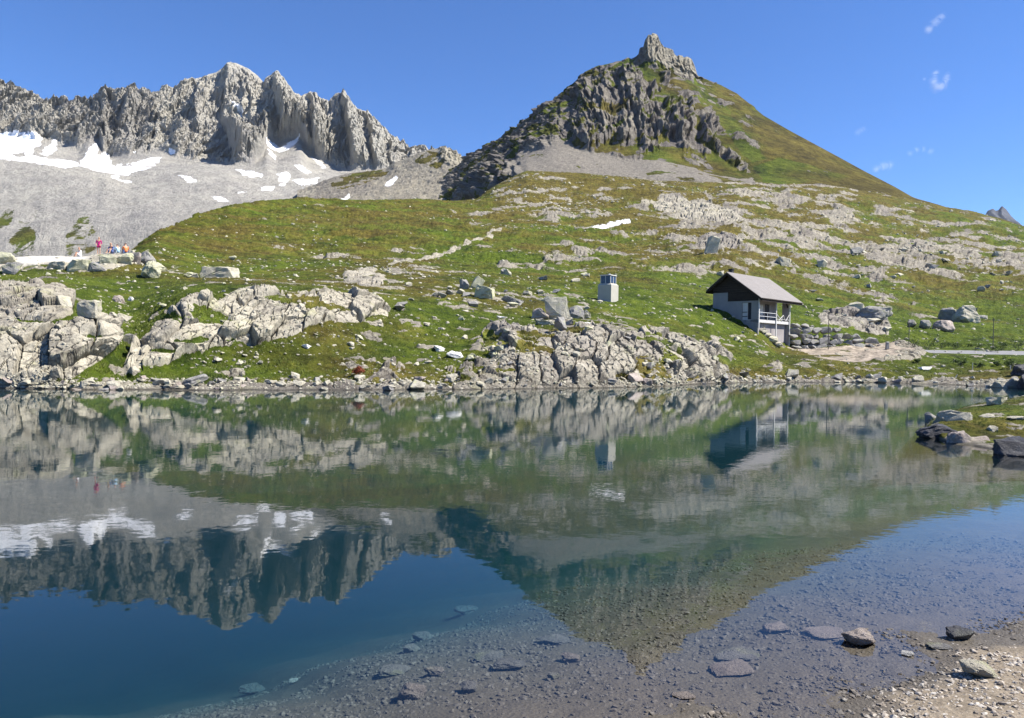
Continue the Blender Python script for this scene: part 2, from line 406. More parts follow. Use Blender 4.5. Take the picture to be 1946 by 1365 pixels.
def gridmap(s, px, py):
    g = np.array([[int(c) for c in r] for r in s.split()], float) / 9
    u = np.clip(px / 97.3, 0, 19.999); v = np.clip((py - 320) / 30, 0, 13.999)
    i = u.astype(int); j = v.astype(int); a = u - i; b = v - j
    return (g[j, i] * (1 - a) + g[j, i + 1] * a) * (1 - b) + (g[j + 1, i] * (1 - a) + g[j + 1, i + 1] * a) * b
dens = gridmap(ROCKMAP, px, py)
# natural patchiness at a size that grows with distance (hillside slabs are metres wide, bank stones decimetres)
nz = np.where(Dp < 100, fbm(P, (1.9, 1.9, 0.8), 5, 0.6, 31), 0)
far = fbm(P, (11, 11, 4), 7, 0.68, 41)
wt = ss(75, 130, Dp); pn = nz * (1 - wt) + far * wt
for k in (7, 10, 11, 13, 14, 15, 16, 17): dens = dens + 0.30 * blur((oid == k).astype(float), 6)
rockp = np.where(np.isin(oid, (10, 11, 13, 14, 15, 16, 17)), 0, rockp)
rocks = np.clip((pn - (0.34 - 0.62 * dens)) / 0.30, 0, 1)
FLAT = inpoly(px, py, [(1492, 658), (1570, 661), (1740, 660), (2300, 660), (2300, 690), (1946, 678), (1760, 676), (1700, 686), (1620, 692), (1550, 684), (1490, 672)])
flat = blur(FLAT.astype(float), 6)
road = inpoly(px, py, [(1752, 665.5), (1946, 667.5), (2300, 672), (2300, 682), (1946, 675), (1752, 671)])
gravel = inpoly(wx, py, [(1497, 661), (1560, 663), (1660, 655), (1700, 658), (1742, 668), (1735, 676), (1700, 683), (1620, 690), (1560, 682), (1498, 668)])
heap = inpoly(wx, py, [(1640, 672), (1680, 656), (1730, 658), (1765, 672), (1740, 684), (1680, 690), (1640, 684)])
snow = inpoly(wx, wy, [(1114, 431), (1135, 425.5), (1160, 422), (1197, 420), (1197, 423.5), (1160, 427), (1130, 432)])
ledge = fbm(P, (4.5, 4.5, 1.3), 5, .6, seed=5); hole = np.where(oid == 4, -.13, np.where(oid == 5, .02, np.where(np.isin(oid, (6, 8)), -9, -.34)))
path = inpoly(px * .5 + wx * .5, py * .5 + wy * .5, [(735, 504), (800, 489), (880, 467), (905, 452), (935, 440), (960, 434), (952, 443), (920, 454), (885, 470), (820, 491), (740, 507)]) & (ledge > -.18)
gravel = gravel & (ledge > -.25 + .3 * ((px > 1700) | (px < 1530)))
rock = np.maximum(rockp * ss(hole - .08, hole + .08, ledge), np.where(rockp > 0, 0, 1) * rocks * np.where(rockp > 0, 1, 1.0))
rock = np.where(road | FLAT & ~gravel & ~heap, 0.0, rock); rock = np.where(gravel | heap | path | snow, 1.0, rock)
shorez = ss(0.34, 0.10, P[..., 2]); rock = np.maximum(rock, shorez)
rb = blur(rock, 2)
# -------- relief
N = normals(P); up = np.array([0, 0, 1.0])
if N[200, 400, 2] < 0: N = -N
amp = (1 - 0.92 * flat)
skyf = 1 - 0.7 * blur((np.arange(P.shape[0])[:, None] > sum(segs) - 20).astype(float) * np.ones((1, P.shape[1])), 6)
hid = ss(1.5, 0, P[..., 2]) 
low = (0.10 * fbm(P, 6, 3, seed=11) + 2.9 * ss(70, 200, Dp) * fbm(P, (26, 20, 26), 4, 0.55, seed=12) + 1.4 * ss(200, 380, Dp) * fbm(P, 60, 3, seed=13)) * skyf
P[..., 2] += low * amp * (1 - hid) + (0.17 * fbm(P, (1.3, 1.3, 1), 4, .6, seed=16) + .10 * fbm(P, (5, 5, 5), 2, seed=17)) * ss(-.9, -.2, P[..., 2]) * ss(1.2, .5, P[..., 2]) * (Dp < 90)
P[..., 2] += 0.8 * ss(100, 250, Dp) * fbm(P, (8, 8, 5), 4, .6, seed=15) * amp * skyf
det = 0.26 * fbm(P, (1.5, 1.5, 1.2), 5, 0.66, seed=14) * (1 - rb) * np.clip(Dp / 60, 1, 3)
P += N * (det * amp)[..., None]
N = normals(P); N = N if N[200, 400, 2] > 0 else -N
N = N / np.maximum(np.linalg.norm(N, axis=-1, keepdims=True), 1e-9)
Nb = np.stack([blur(N[..., k], 5) for k in range(3)], -1); Nb /= np.maximum(np.linalg.norm(Nb, axis=-1, keepdims=True), 1e-9)
nearf = 1 - ss(75, 140, Dp)
sp_ = np.linalg.norm(np.gradient(P, axis=0), axis=-1); sp_ = blur(sp_, 2); fS = ss(0.40, 0.16, sp_); fB = ss(1.1, 0.35, sp_)
fS = fS * nearf + (1 - nearf) * ss(5, 1.6, sp_); fB = fB * nearf + (1 - nearf) * ss(12, 4.5, sp_)
rd = np.zeros(rock.shape); sel = (rb > 0.02) & (Dp < 460); nearw = 1 - ss(75, 140, Dp)
Pw = P + 0.35 * np.stack([fbm(P, 2.2, 3, seed=s) for s in (21, 22, 23)], -1)
ca, sa = math.cos(0.30), math.sin(0.30)
Pw = np.stack([Pw[..., 0] * ca - Pw[..., 2] * sa, Pw[..., 1], Pw[..., 0] * sa + Pw[..., 2] * ca], -1)
q = Pw[sel]; big = np.zeros(len(q))
nw = nearw[sel]
a = nw > 0.01; b = nw < 0.99
hv, gp, tl, h2 = worley(q[a], (1.35, 3.2, 3.0), 3)
hs, gs, tls, h3 = worley(q[a], (0.42, 0.8, 1.1), 4)
FS, FB = fS[sel], fB[sel]
dn = FB[a] * (0.72 * hv + 0.26 * tl - 0.50 * (1 - ss(0, 0.06, gp))) + FS[a] * (0.16 * hs * hs + 0.08 * tls - 0.13 * (1 - ss(0, 0.06, gs)))
tone = np.zeros(len(q)); tone[a] = h2
big[a] += nw[a] * dn
hv, gp, tl, h2 = worley(q[b], (6.5, 9, 5), 5)
hs, gs, tls, h3 = worley(q[b], (2.0, 3, 1.6), 6)
big[b] += (1 - nw[b]) * (FB[b] * (1.3 * hv + 1.0 * tl - 0.8 * (1 - ss(0, 0.08, gp))) + FS[b] * (0.6 * hs + 0.5 * tls - 0.4 * (1 - ss(0, .12, gs))))
tone[b] = np.where(nw[b] < .5, h2, tone[b])
big += 0.07 * fbm(q, 0.7, 4, 0.6, seed=25, ridged=True) * (1 + 2 * (1 - nw)) * FS
rd[sel] = big
outm = blur((rockp > 0.5).astype(float), 2)
rd *= rb * np.maximum(0.42 + 0.58 * outm, 0.9 * ss(90, 150, Dp)) * (1 - 0.8 * blur((gravel | path | snow | road).astype(float), 2)) * (0.3 + 0.7 * ss(-0.1, 0.5, P[..., 2])) * (1 - .9 * blur((oid == 6).astype(float), 3))
P += Nb * rd[..., None]
P[..., 2] += 0.25 * blur(heap.astype(float), 4) * (1 + fbm(P, 1.5, 4, seed=91))
white_glare = inpoly(px + 6 * fbm(P, 1.5, 3, seed=73), py + 5 * fbm(P, 1.5, 3, seed=74), [(20, 505), (30, 480), (80, 470), (165, 476), (170, 492), (140, 498), (90, 500), (60, 508)]) & (oid == 6)  # white rock, its overexposed glare put into the colour
# -------- attributes
tn = np.zeros(rock.shape); tn[sel] = tone
tfull = 0.58 - .14 * ss(90, 160, Dp) + 0.35 * (tn - 0.5) + 0.35 * fbm(P, (9, 9, 4), 3, seed=51)
tfull += np.where(np.isin(oid, (6, 7, 1, 3)), 0.22, 0) - np.where(np.isin(oid, (8, 9)), 0.12, 0)
tfull = np.where(gravel | path, 0.95, tfull) - .3 * shorez * (rockp < .5)
green = gridmap(GREENMAP, px, py) + 0.04 + 0.42 * fbm(P, (15, 22, 8), 5, 0.62, seed=61) - 0.12 * ss(0, 1, blur((dens > .45).astype(float), 4))
A = np.stack([np.clip(blur(rock, 1, 1), 0, 1), np.clip(green, 0, 1), np.clip(tfull, 0, 1), 1 - blur(snow.astype(float), 1, 1) -   .36 * blur(white_glare.astype(float), 2)], -1)
M_GROUND = mat_ground('alpine_turf_and_rock', 0.9, cr=1.35)
def mat_rocky(name, k=0.9, lich=0.4, bd=0.10):
    n = NT(name); r, g, t, al = n.attr()
    c = rock_nodes(n, k, t, lich)
    f = n.mr(n.mth('ADD', r, n.mth('MULTIPLY', n.mth('SUBTRACT', n.noise(k * 3, 7, .7), 0.5), 0.9)), 0.42, 0.58)
    c = wetline(n, n.mix(al, (0.80, 0.77, 0.72), n.mix(f, grass_nodes(n, k * 1.6, g), c)))
    h = n.mth('ADD', n.noise(k * 3, 9, 0.75), n.mth('MULTIPLY', n.noise(k * 6, 6, 0.7, n.scale(n.P(), (1, 1, .3))), 0.6))
    n.bsdf(c, 0.92, n.bump(h, bd, 0.9), 0.2); return n.m
M_ROCK = mat_rocky('weathered_gneiss')
def mat_simple(name, col, rough=0.9, k=2.0, var=0.25, bd=0.01, spec=0.2, **kw):
    n = NT(name); a = n.noise(k, 6, 0.65)
    c = n.mix(n.mr(a, 0.3, 0.7), tuple(x * (1 - var) for x in col), tuple(min(1, x * (1 + var)) for x in col))
    n.bsdf(c, rough, n.bump(n.noise(k * 6, 4, 0.6), bd, 0.6), spec, **kw); return n.m
M_GRAVEL = mat_simple('pale_track_gravel', (0.25, 0.21, 0.165), k=1.2, var=0.55, bd=0.05)
M_ROAD = mat_simple('worn_asphalt', (0.19, 0.19, 0.195), k=1, var=0.12)
n = NT('old_snow'); a = n.noise(.035, 9, .75); c = n.mix(n.mr(a, .50, .62), (.80, .82, .86), (.34, .32, .29)); n.bsdf(c, .8, n.bump(n.noise(.12, 8, .7), 1.5, .8), .2); M_SNOW = n.m
lab = np.zeros(rock.shape, int)
for k in (1, 2, 3, 4, 6, 7, 8, 9, 12): lab[(oid == k) & (rockp > .6)] = k
lab[gravel & ~road] = 20; lab[road] = 21; lab[snow] = 22
GO = emit(P, A, lab, {0: ('hillside', M_GROUND, True), 20: ('gravel_track', M_GRAVEL, True), 21: ('road', M_ROAD, True), 22: ('snow_patch', M_SNOW, True),
     **{k: ('rock_outcrop', M_ROCK, k == 6) for k in (1, 2, 3, 4, 6, 7, 8, 9, 12)}})
for k, o in GO.items():
    if k in (0, 20, 21): tag(o, kind='structure')
OL = {1: 'long pale jointed rock outcrop rising straight from the water at the left edge',
      2: 'cracked pale rock outcrop at the left edge above the waterside outcrop',
      3: 'large pale slab outcrop with dark vertical cracks climbing from the left shore',
      4: 'broken greyish pink rock bluff on the shore below the concrete kiosk and hut',
      6: 'bright rock ridge on which the group of people rests',
      7: 'yellowish smooth bedrock slab high on the hillside under the pointed mountain',
      8: 'steep grey crag on the brown slope above the hut',
      9: 'rounded tan rock step in the grass right of the dry stone wall',
      12: 'small shadowed rock knoll on the meadow behind the large slab outcrop'}
for k, t in OL.items():
    if k in GO: tag(GO[k], t, 'rock outcrop', 'bedrock outcrops')
if 22 in GO: tag(GO[22], 'narrow white snow patch lying on the green hillside in the middle', 'snow patch', 'snow patches')
# pixel lookup so that things stand on the relief
class ZB:
    def __init__(s, P, res=2):
        x, y = proj(P); s.res = res; s.w = int(2700 / res); s.h = int(1500 / res)
        s.ok = None; xi = ((x + 350) / res).astype(int); yi = (y / res).astype(int)
        m = (xi >= 0) & (xi < s.w) & (yi >= 0) & (yi < s.h); k = (yi * s.w + xi)[m]; d = P[..., 1][m]; idx = np.nonzero(m.ravel())[0]
        o = np.argsort(-d, kind='stable'); s.buf = np.full(s.w * s.h, -1, int); s.buf[k.ravel()[o]] = idx[o]; s.P = P.reshape(-1, 3)
    def __call__(s, x, y):
        for r in range(0, 12):
            for dy in ([0] if r == 0 else (-r, r)):
                for dx in range(-r, r + 1):
                    k = int(y / s.res + dy) * s.w + int((x + 350) / s.res + dx)
                    if 0 <= k < len(s.buf) and s.buf[k] >= 0: return Vector(s.P[s.buf[k]])
        return None
GZ = ZB(P)
G_P, G_rock, G_dens, G_px, G_py, G_N = P, rock, dens, px, py, Nb

# ------------------------------------------------------------------ pointed mountain
PEAK_SIL = [(820, 340, 860), (860, 322, 840), (880, 312, 810), (893, 300, 795), (905, 292, 785), (930, 272, 770), (948, 265, 760), (965, 252, 750), (985, 243, 740), (1003, 227, 730), (1020, 214, 720), (1040, 200, 715), (1060, 184, 710), (1080, 168, 707), (1095, 155, 705), (1108, 140, 702), (1120, 133, 700), (1135, 126, 700), (1150, 123, 700), (1170, 118, 700), (1185, 115, 700), (1193, 110, 700), (1200, 113, 700), (1214, 106, 700), (1216, 94, 700), (1223, 91, 700), (1226, 78, 700), (1229, 73, 700), (1232, 67, 700), (1236, 70, 700), (1240, 65, 700), (1246, 65, 700), (1250, 68, 700), (1254, 80, 700), (1259, 88, 700), (1262, 92, 700), (1270, 93, 700), (1279, 97, 700), (1283, 106, 700), (1287, 108, 700), (1292, 107, 702), (1300, 110, 705), (1308, 110, 705), (1314, 115, 708), (1319, 126, 708), (1322, 138, 708), (1326, 146, 708), (1345, 152, 705), (1370, 162, 700), (1400, 178, 690), (1425, 198, 675), (1450, 219, 660), (1500, 248, 630), (1550, 275, 605), (1600, 302, 582), (1640, 324, 565), (1700, 355, 535), (1740, 378, 520), (1765, 388, 512), (1800, 397, 505), (1870, 409, 490), (1946, 433, 470), (2300, 520, 470)]
PK = [
 [(820, 430, 700), (900, 430, 590), (1000, 400, 440), (1300, 400, 420), (1600, 410, 440), (1800, 430, 460), (2300, 560, 440)],
 [(820, 390, 720), (880, 386, 640), (900, 381, 600), (950, 352, 500), (1000, 332, 468), (1100, 333, 460), (1200, 341, 450), (1300, 350, 440), (1400, 354, 440), (1500, 353, 460), (1600, 360, 470), (1700, 374, 475), (1740, 383, 480), (1800, 402, 480), (1900, 424, 465), (1946, 440, 460), (2300, 530, 460)],
 [(820, 365, 760), (880, 345, 710), (930, 320, 640), (1000, 292, 560), (1050, 278, 530), (1100, 282, 520), (1200, 298, 510), (1300, 315, 500), (1400, 330, 490), (1500, 332, 500), (1600, 346, 500), (1700, 368, 495), (1740, 380.5, 498), (1800, 400, 490), (1900, 421, 475), (1946, 437, 465), (2300, 526, 465)],
 [(820, 352, 800), (880, 328, 750), (930, 298, 700), (1000, 262, 640), (1050, 240, 605), (1100, 228, 590), (1200, 218, 585), (1250, 218, 585), (1300, 225, 580), (1400, 255, 560), (1500, 290, 550), (1600, 326, 530), (1700, 362, 515), (1740, 379.5, 508), (1800, 398.5, 498), (1900, 419, 480), (1946, 435, 467), (2300, 523, 467)],
 [(820, 345, 830), (880, 319, 785), (930, 283, 745), (1000, 240, 695), (1050, 206, 670), (1100, 180, 660), (1150, 155, 660), (1200, 145, 665), (1240, 135, 672), (1300, 152, 670), (1350, 182, 655), (1400, 210, 635), (1500, 264, 595), (1600, 312, 560), (1700, 358, 527), (1740, 378.7, 515), (1800, 397.5, 502), (1900, 418, 484), (1946, 434, 469), (2300, 521, 469)],
 [(x, y + (14 if 1214 < x < 1327 else 3), D - 6) for x, y, D in PEAK_SIL],
 PEAK_SIL]
PK.append([(x, y + 45, D + 70) for x, y, D in PEAK_SIL])
P = sheet(PK, 822, 2230, 1.15, [20, 60, 66, 66, 56, 24, 4], [4, 4, 8, 8, 6, 0, 0, 0])
px, py = proj(P)
wx = px + 9 * fbm(P, 30, 4, seed=171); wy = py + 9 * fbm(P, 30, 4, seed=172)
CR = [[(1078, 200), (1100, 170), (1130, 148), (1180, 125), (1215, 130), (1238, 160), (1246, 195), (1268, 228), (1262, 255), (1240, 268), (1215, 245), (1190, 272), (1160, 262), (1120, 278), (1095, 262), (1080, 240)],
      [(1262, 200), (1285, 180), (1312, 186), (1325, 215), (1320, 245), (1300, 266), (1270, 262), (1255, 240)],
      [(1322, 215), (1345, 205), (1372, 235), (1380, 258), (1350, 258), (1395, 290), (1425, 325), (1400, 322), (1370, 295), (1335, 262)],
      [(1205, 255), (1240, 245), (1250, 290), (1225, 292)], [(1262, 145), (1275, 130), (1278, 165), (1270, 175)],
      [(1212, 104), (1222, 88), (1222, 60), (1262, 60), (1264, 86), (1290, 92), (1292, 122), (1268, 132), (1250, 118), (1215, 118)], [(1280, 104), (1315, 104), (1332, 148), (1310, 150), (1285, 138)],
      [(905, 385), (905, 360), (930, 320), (950, 310), (985, 315), (990, 340), (960, 350), (945, 372), (935, 388)]]
FL = [(800, 380), (880, 300), (930, 260), (1020, 205), (1120, 130), (1180, 118), (1130, 150), (1080, 195), (1078, 250), (1040, 275), (1000, 290), (940, 330), (900, 370), (850, 400), (800, 400)]
TAL = [(960, 325), (985, 300), (1030, 268), (1062, 252), (1085, 268), (1120, 285), (1200, 300), (1300, 318), (1400, 338), (1425, 335), (1445, 352), (1450, 366), (1200, 350), (1000, 345)]
crag = np.zeros(px.shape)
for c in CR: crag = np.maximum(crag, inpoly(wx, wy, c))
for c in CR[5:7]: crag = np.maximum(crag, inpoly(px, py, c))
flank = inpoly(wx, wy, FL).astype(float); tal = inpoly(wx, wy, TAL).astype(float)
cb = blur(crag, 3); fb = blur(flank, 5)
# vertical ribs: lateral coordinate, stretched with height
az = np.arctan2(P[..., 0], P[..., 1]); lat = az * 620 + 0.10 * P[..., 2]
Q = np.stack([lat, P[..., 1] * 0.3, P[..., 2] * 0.22], -1)
Q = Q + 3.0 * np.stack([fbm(P, 25, 3, seed=181), 0 * lat, 0 * lat], -1)
Qc = np.stack([lat + 2.5 * fbm(P, 14, 3, seed=197), P[..., 1] * 0.12, P[..., 2]], -1)
c1 = worley(Qc, (8, 30, 66), 34); c2 = worley(Qc, (3.2, 12, 32), 35)
c3 = worley(Qc, (1.7, 8, 15), 37)
summit = inpoly(px, py, [(1195, 122), (1205, 40), (1335, 40), (1335, 150), (1290, 150), (1262, 132)]); sm_ = 1 - .78 * blur(summit.astype(float), 3)
ribs = 14 * (c1[0] - .3) + 2.5 * c1[2] + 8 * (c2[0] ** 1.5 - .3) + 1.5 * c2[2] + 3.5 * (c3[0] - .4) + 1.5 * fbm(P, (3, 3, 9), 3, 0.6, seed=184, ridged=True) + 5 * fbm(Q, 30, 2, seed=182, ridged=True)
hv, gp, tl, h2 = worley(P, (5, 7, 9), 33)
rough = 2.2 * fbm(P, 14, 5, 0.62, seed=185, ridged=True) + 1.3 * (tl + 0.6 * hv)
bigr = 9 * fbm(Q * (1, 1, 1.6), 70, 3, seed=186)
N = normals(P); N = N if N[150, 300, 2] > 0 else -N
N = np.stack([blur(N[..., k], 8) for k in range(3)], -1); N /= np.maximum(np.linalg.norm(N, axis=-1, keepdims=True), 1e-9)
Hn = N * (1, 1, 0.25)
edge = np.clip((len(P) - 6 - np.arange(len(P)))[:, None] / 30.0, 0, 1) * np.ones(px.shape)
spotz = ss(0.05, 0.3, fbm(P, (16, 16, 22), 4, 0.6, seed=188)) * ss(330, 300, py) * ss(1480, 1380, px) * (1 - tal)
spb = blur(spotz, 2)
sw_ = blur(summit.astype(float), 3)[..., None]; az_ = np.arctan2(P[..., 0], P[..., 1]); Hn = Hn * (1 - sw_) + sw_ * np.stack([-np.sin(az_), -np.cos(az_), 0 * az_], -1)
P = P + Hn * (sm_ * ribs * (cb * 1.0 + spb * 0.5 + .25 * fb) * np.maximum(edge, 0.3) + rough * (fb * 2.6 + 0.7 * spb) * edge)[..., None]
P[..., 2] += sm_ * (bigr * 0.5 + 0.5 * fbm(P, 10, 5, 0.55, seed=187)) * edge * (1 - cb) + 0.35 * blur(tal, 2) * fbm(P, 2.5, 3, .7, seed=189)
summit = inpoly(px, py, [(1205, 120), (1205, 50), (1335, 50), (1335, 150), (1290, 150), (1262, 132)])
P += Hn * ((2.0 * fbm(P, (3.2, 3.2, 14), 3, .6, seed=190, ridged=True) + 1.6 * worley(Qc, (3.5, 9, 26), 36)[0]) * blur(summit.astype(float), 2))[..., None]
screen = ss(0.0, 0.22, fbm(P, (9, 9, 9), 5, 0.65, seed=191) - 0.10 + 0.0 * px - .30 * ss(1330, 1420, px))
pock = ss(-.08, .12, fbm(P, (9, 9, 16), 4, .62, seed=198)) * (1 - blur(summit.astype(float), 2))
tal = tal * (fbm(P, (14, 14, 20), 5, .65, seed=199) < .22 + .25 * (py < 330))
rock = np.maximum.reduce([crag * (1 - .75 * pock), flank * ss(-.12, .1, fbm(P, 22, 5, .62, seed=192)), tal, spotz, screen * 0.8])
tn = np.where(tal > 0, 0.30 + 0.1 * fbm(P, 20, 3, seed=193), 0.06 + 0.5 * fbm(P, (8, 8, 22), 4, seed=194) + 0.15 * cb)
tn = np.where(inpoly(px, py, [(1218, 60), (1290, 60), (1330, 110), (1330, 150), (1262, 135), (1222, 108)]), 0.75, tn)
tn = np.where((flank > 0) & (px < 930), tn + .15, tn)
gr = 0.40 + 0.30 * fbm(P, (40, 40, 25), 5, 0.6, seed=195) + 0.30 * inpoly(wx, wy, [(1430, 318), (1480, 300), (1620, 330), (1540, 348), (1450, 345)]) + 0.22 * inpoly(wx, wy, [(1270, 120), (1330, 155), (1400, 230), (1460, 300), (1430, 310), (1340, 200)]) + 0.15 * ss(1300, 1240, px)
gr -= 0.24 * ss(1380, 1600, px) - .12 * fbm(P, (14, 14, 9), 4, .6, seed=196)
A = np.stack([np.clip(blur(rock, 1, 1), 0, 1), np.clip(gr, 0, 1), np.clip(tn, 0, 1), np.ones_like(gr)], -1)
M_PEAK = mat_ground('peak_rock_and_turf', 0.16, 0.15, 0.9)
M_TAL = mat_ground('mauve_talus', 0.5, 0.0, 0.5, 0)
PO = emit(P, A, np.where(tal > 0, 1, 0), {0: ('mountain', M_PEAK, True), 1: ('scree_slope', M_TAL, True)})
for o in PO.values(): tag(o, kind='structure')

# ------------------------------------------------------------------ boulder spur between the mountains
SP_SIL = [(560, 366, 1050), (600, 352, 1020), (640, 337, 1000), (670, 328, 985), (700, 325, 970), (735, 319, 950), (750, 308, 940), (770, 303, 935), (790, 293, 930), (800, 289, 925), (812, 287, 922), (825, 284, 920), (835, 283, 915), (840, 281, 912), (847, 280, 910), (851, 284, 910), (857, 284, 910), (862, 289, 910), (868, 287, 910), (872, 296, 910), (876, 295, 910), (879, 304, 910), (885, 312, 905), (900, 322, 900), (960, 350, 880)]
SP = [[(x, 420, 640) for x in (560, 960)], [(560, 384, 720), (700, 386, 700), (800, 388, 680), (900, 384, 680), (960, 384, 660)],
      [(560, 374, 880), (650, 355, 860), (750, 345, 830), (850, 330, 800), (900, 345, 780), (960, 360, 760)], SP_SIL, [(x, y + 40, D + 60) for x, y, D in SP_SIL]]
P = sheet(SP, 562, 958, 1.1, [6, 50, 60, 4], [3, 3, 6, 0, 0]); px, py = proj(P)
edge = np.clip((len(P) - 5 - np.arange(len(P)))[:, None] / 20.0, 0, 1) * np.ones(px.shape)
hv, gp, tl, h2 = worley(P, (5, 6, 5), 43)
pin = inpoly(px, py, [(835, 275), (835, 300), (850, 312), (890, 325), (890, 290), (860, 270)])
P[..., 2] += edge * (6 * fbm(P, 60, 4, seed=201) + 1.3 * (hv + tl))
P[..., 1] -= 5 * blur(pin.astype(float), 2) * (fbm(P, (5, 5, 20), 3, .6, seed=202, ridged=True) + .4)
wx = px + 8 * fbm(P, 40, 4, seed=203); wy = py + 5 * fbm(P, 40, 4, seed=204)
hump = inpoly(wx, wy, [(625, 352), (650, 335), (700, 323), (745, 322), (720, 340), (690, 356), (640, 362)]) | inpoly(wx, wy, [(780, 300), (815, 290), (850, 300), (830, 318), (790, 312)])
snow = inpoly(wx, wy, [(728, 360), (735, 350), (750, 338), (753, 342), (742, 356)]) | inpoly(wx, wy, [(640, 382), (660, 372), (662, 376), (650, 384)])
rock = 1 - hump * ss(-.3, .1, fbm(P, 18, 4, seed=205))
tn = 0.62 + 0.4 * fbm(P, (20, 20, 12), 5, .65, seed=206) + .3 * pin - .25 * inpoly(wx, wy, [(600, 385), (690, 370), (735, 330), (700, 320), (600, 350)])
A = np.stack([rock, np.full(px.shape, 0.3) + .2 * fbm(P, 30, 3, seed=7), np.clip(tn, 0, 1), 1 - blur(snow.astype(float), 1, 1)], -1)
M_SPUR = mat_ground('boulder_field', 0.22, 0.1, 1.2, .4)
snl = np.where(snow, np.where(px > 700, 1, 2), 0)
for o in emit(P, A, snl, {0: ('boulder_slope', M_SPUR, True)}).values(): tag(o, kind='structure')
sn_sp = emit(P, A, snl, {k: ('snow_patch', M_SNOW, True) for k in (1, 2)})
for k, t in ((1, 'slanting snow streak in the boulder field between the two mountains'), (2, 'small snow streak just above the crest of the grassy hill')):
    if k in sn_sp: tag(sn_sp[k], t, 'snow patch', 'snow patches')

# ------------------------------------------------------------------ jagged range on the left
RID = [(-330, 130, 1600), (-200, 150, 1600), (-100, 160, 1600), (0, 165, 1600), (12, 172, 1600), (40, 178, 1600), (60, 187, 1600), (72, 182, 1600), (80, 192, 1600), (95, 199, 1600), (120, 200, 1600), (145, 198, 1600), (170, 202, 1600), (178, 196, 1590), (188, 186, 1580), (200, 183, 1580), (208, 185, 1580), (225, 180, 1580), (238, 176, 1580), (247, 168, 1580), (256, 167, 1580), (262, 176, 1580), (272, 183, 1580), (290, 187, 1590), (303, 183, 1590), (315, 172, 1600), (322, 171, 1600), (340, 166, 1610), (358, 157, 1620), (375, 152, 1630), (392, 147, 1640), (402, 144, 1650), (412, 137, 1650), (425, 128, 1650), (433, 121, 1650), (448, 121, 1650), (460, 126, 1650), (475, 134, 1650), (490, 145, 1650), (501, 158, 1650), (504, 150, 1640), (512, 144, 1630), (522, 140, 1630), (530, 141, 1630), (536, 150, 1630), (545, 160, 1630), (560, 177, 1630), (572, 183, 1630), (580, 179, 1630), (590, 177, 1630), (598, 183, 1630), (607, 190, 1630), (617, 195, 1620), (626, 197, 1620), (629, 190, 1615), (638, 182, 1610), (652, 180, 1610), (658, 187, 1610), (668, 197, 1610), (679, 209, 1610), (688, 213, 1610), (697, 213, 1610), (705, 224, 1610), (718, 238, 1610), (735, 252, 1610), (748, 262, 1610), (762, 270, 1610), (775, 281, 1600), (779, 280, 1590), (790, 286, 1590), (798, 279, 1580), (806, 280, 1580), (815, 290, 1580), (830, 305, 1580), (860, 330, 1560), (930, 350, 1500)]
CB = [(-330, 252, 1360), (-100, 256, 1350), (0, 258, 1340), (60, 262, 1340), (100, 272, 1340), (150, 280, 1330), (164, 268, 1335), (187, 268, 1330), (196, 296, 1310), (206, 302, 1310), (240, 296, 1310), (300, 290, 1330), (350, 298, 1320), (405, 308, 1300), (440, 318, 1285), (480, 310, 1300), (500, 290, 1340), (508, 262, 1400), (525, 268, 1440), (560, 256, 1440), (572, 258, 1430), (584, 288, 1410), (600, 300, 1400), (650, 318, 1390), (700, 322, 1380), (740, 320, 1380), (780, 306, 1400), (830, 312, 1420), (930, 360, 1400)]
MID = [(x, (y + 1.0 * np.interp(x, [r[0] for r in RID], [r[1] for r in RID])) / 2 + 6, 1470) for x, y, D in CB]
LM = [[(x, 560, 780) for x in (-330, 930)], [(-330, 470, 880), (0, 470, 880), (300, 440, 900), (930, 420, 900)],
      [(-330, 395, 980), (0, 395, 980), (300, 400, 960), (600, 390, 980), (930, 390, 1000)],
      [(-330, 312, 1110), (0, 309, 1120), (70, 315, 1115), (140, 326, 1110), (200, 338, 1100), (250, 349, 1095), (300, 345, 1095), (350, 335, 1110), (430, 330, 1130), (500, 345, 1120), (560, 352, 1130), (620, 350, 1150), (700, 345, 1180), (930, 370, 1200)],
      CB, MID, RID, [(x, y + 60, D + 120) for x, y, D in RID]]
P = sheet(LM, -325, 925, 1.0, [10, 50, 70, 60, 90, 90, 4], [5, 5, 5, 3, 4, 8, 0, 0]); px, py = proj(P)
edge = np.clip((len(P) - 5 - np.arange(len(P)))[:, None] / 26.0, 0.12, 1) * np.ones(px.shape)
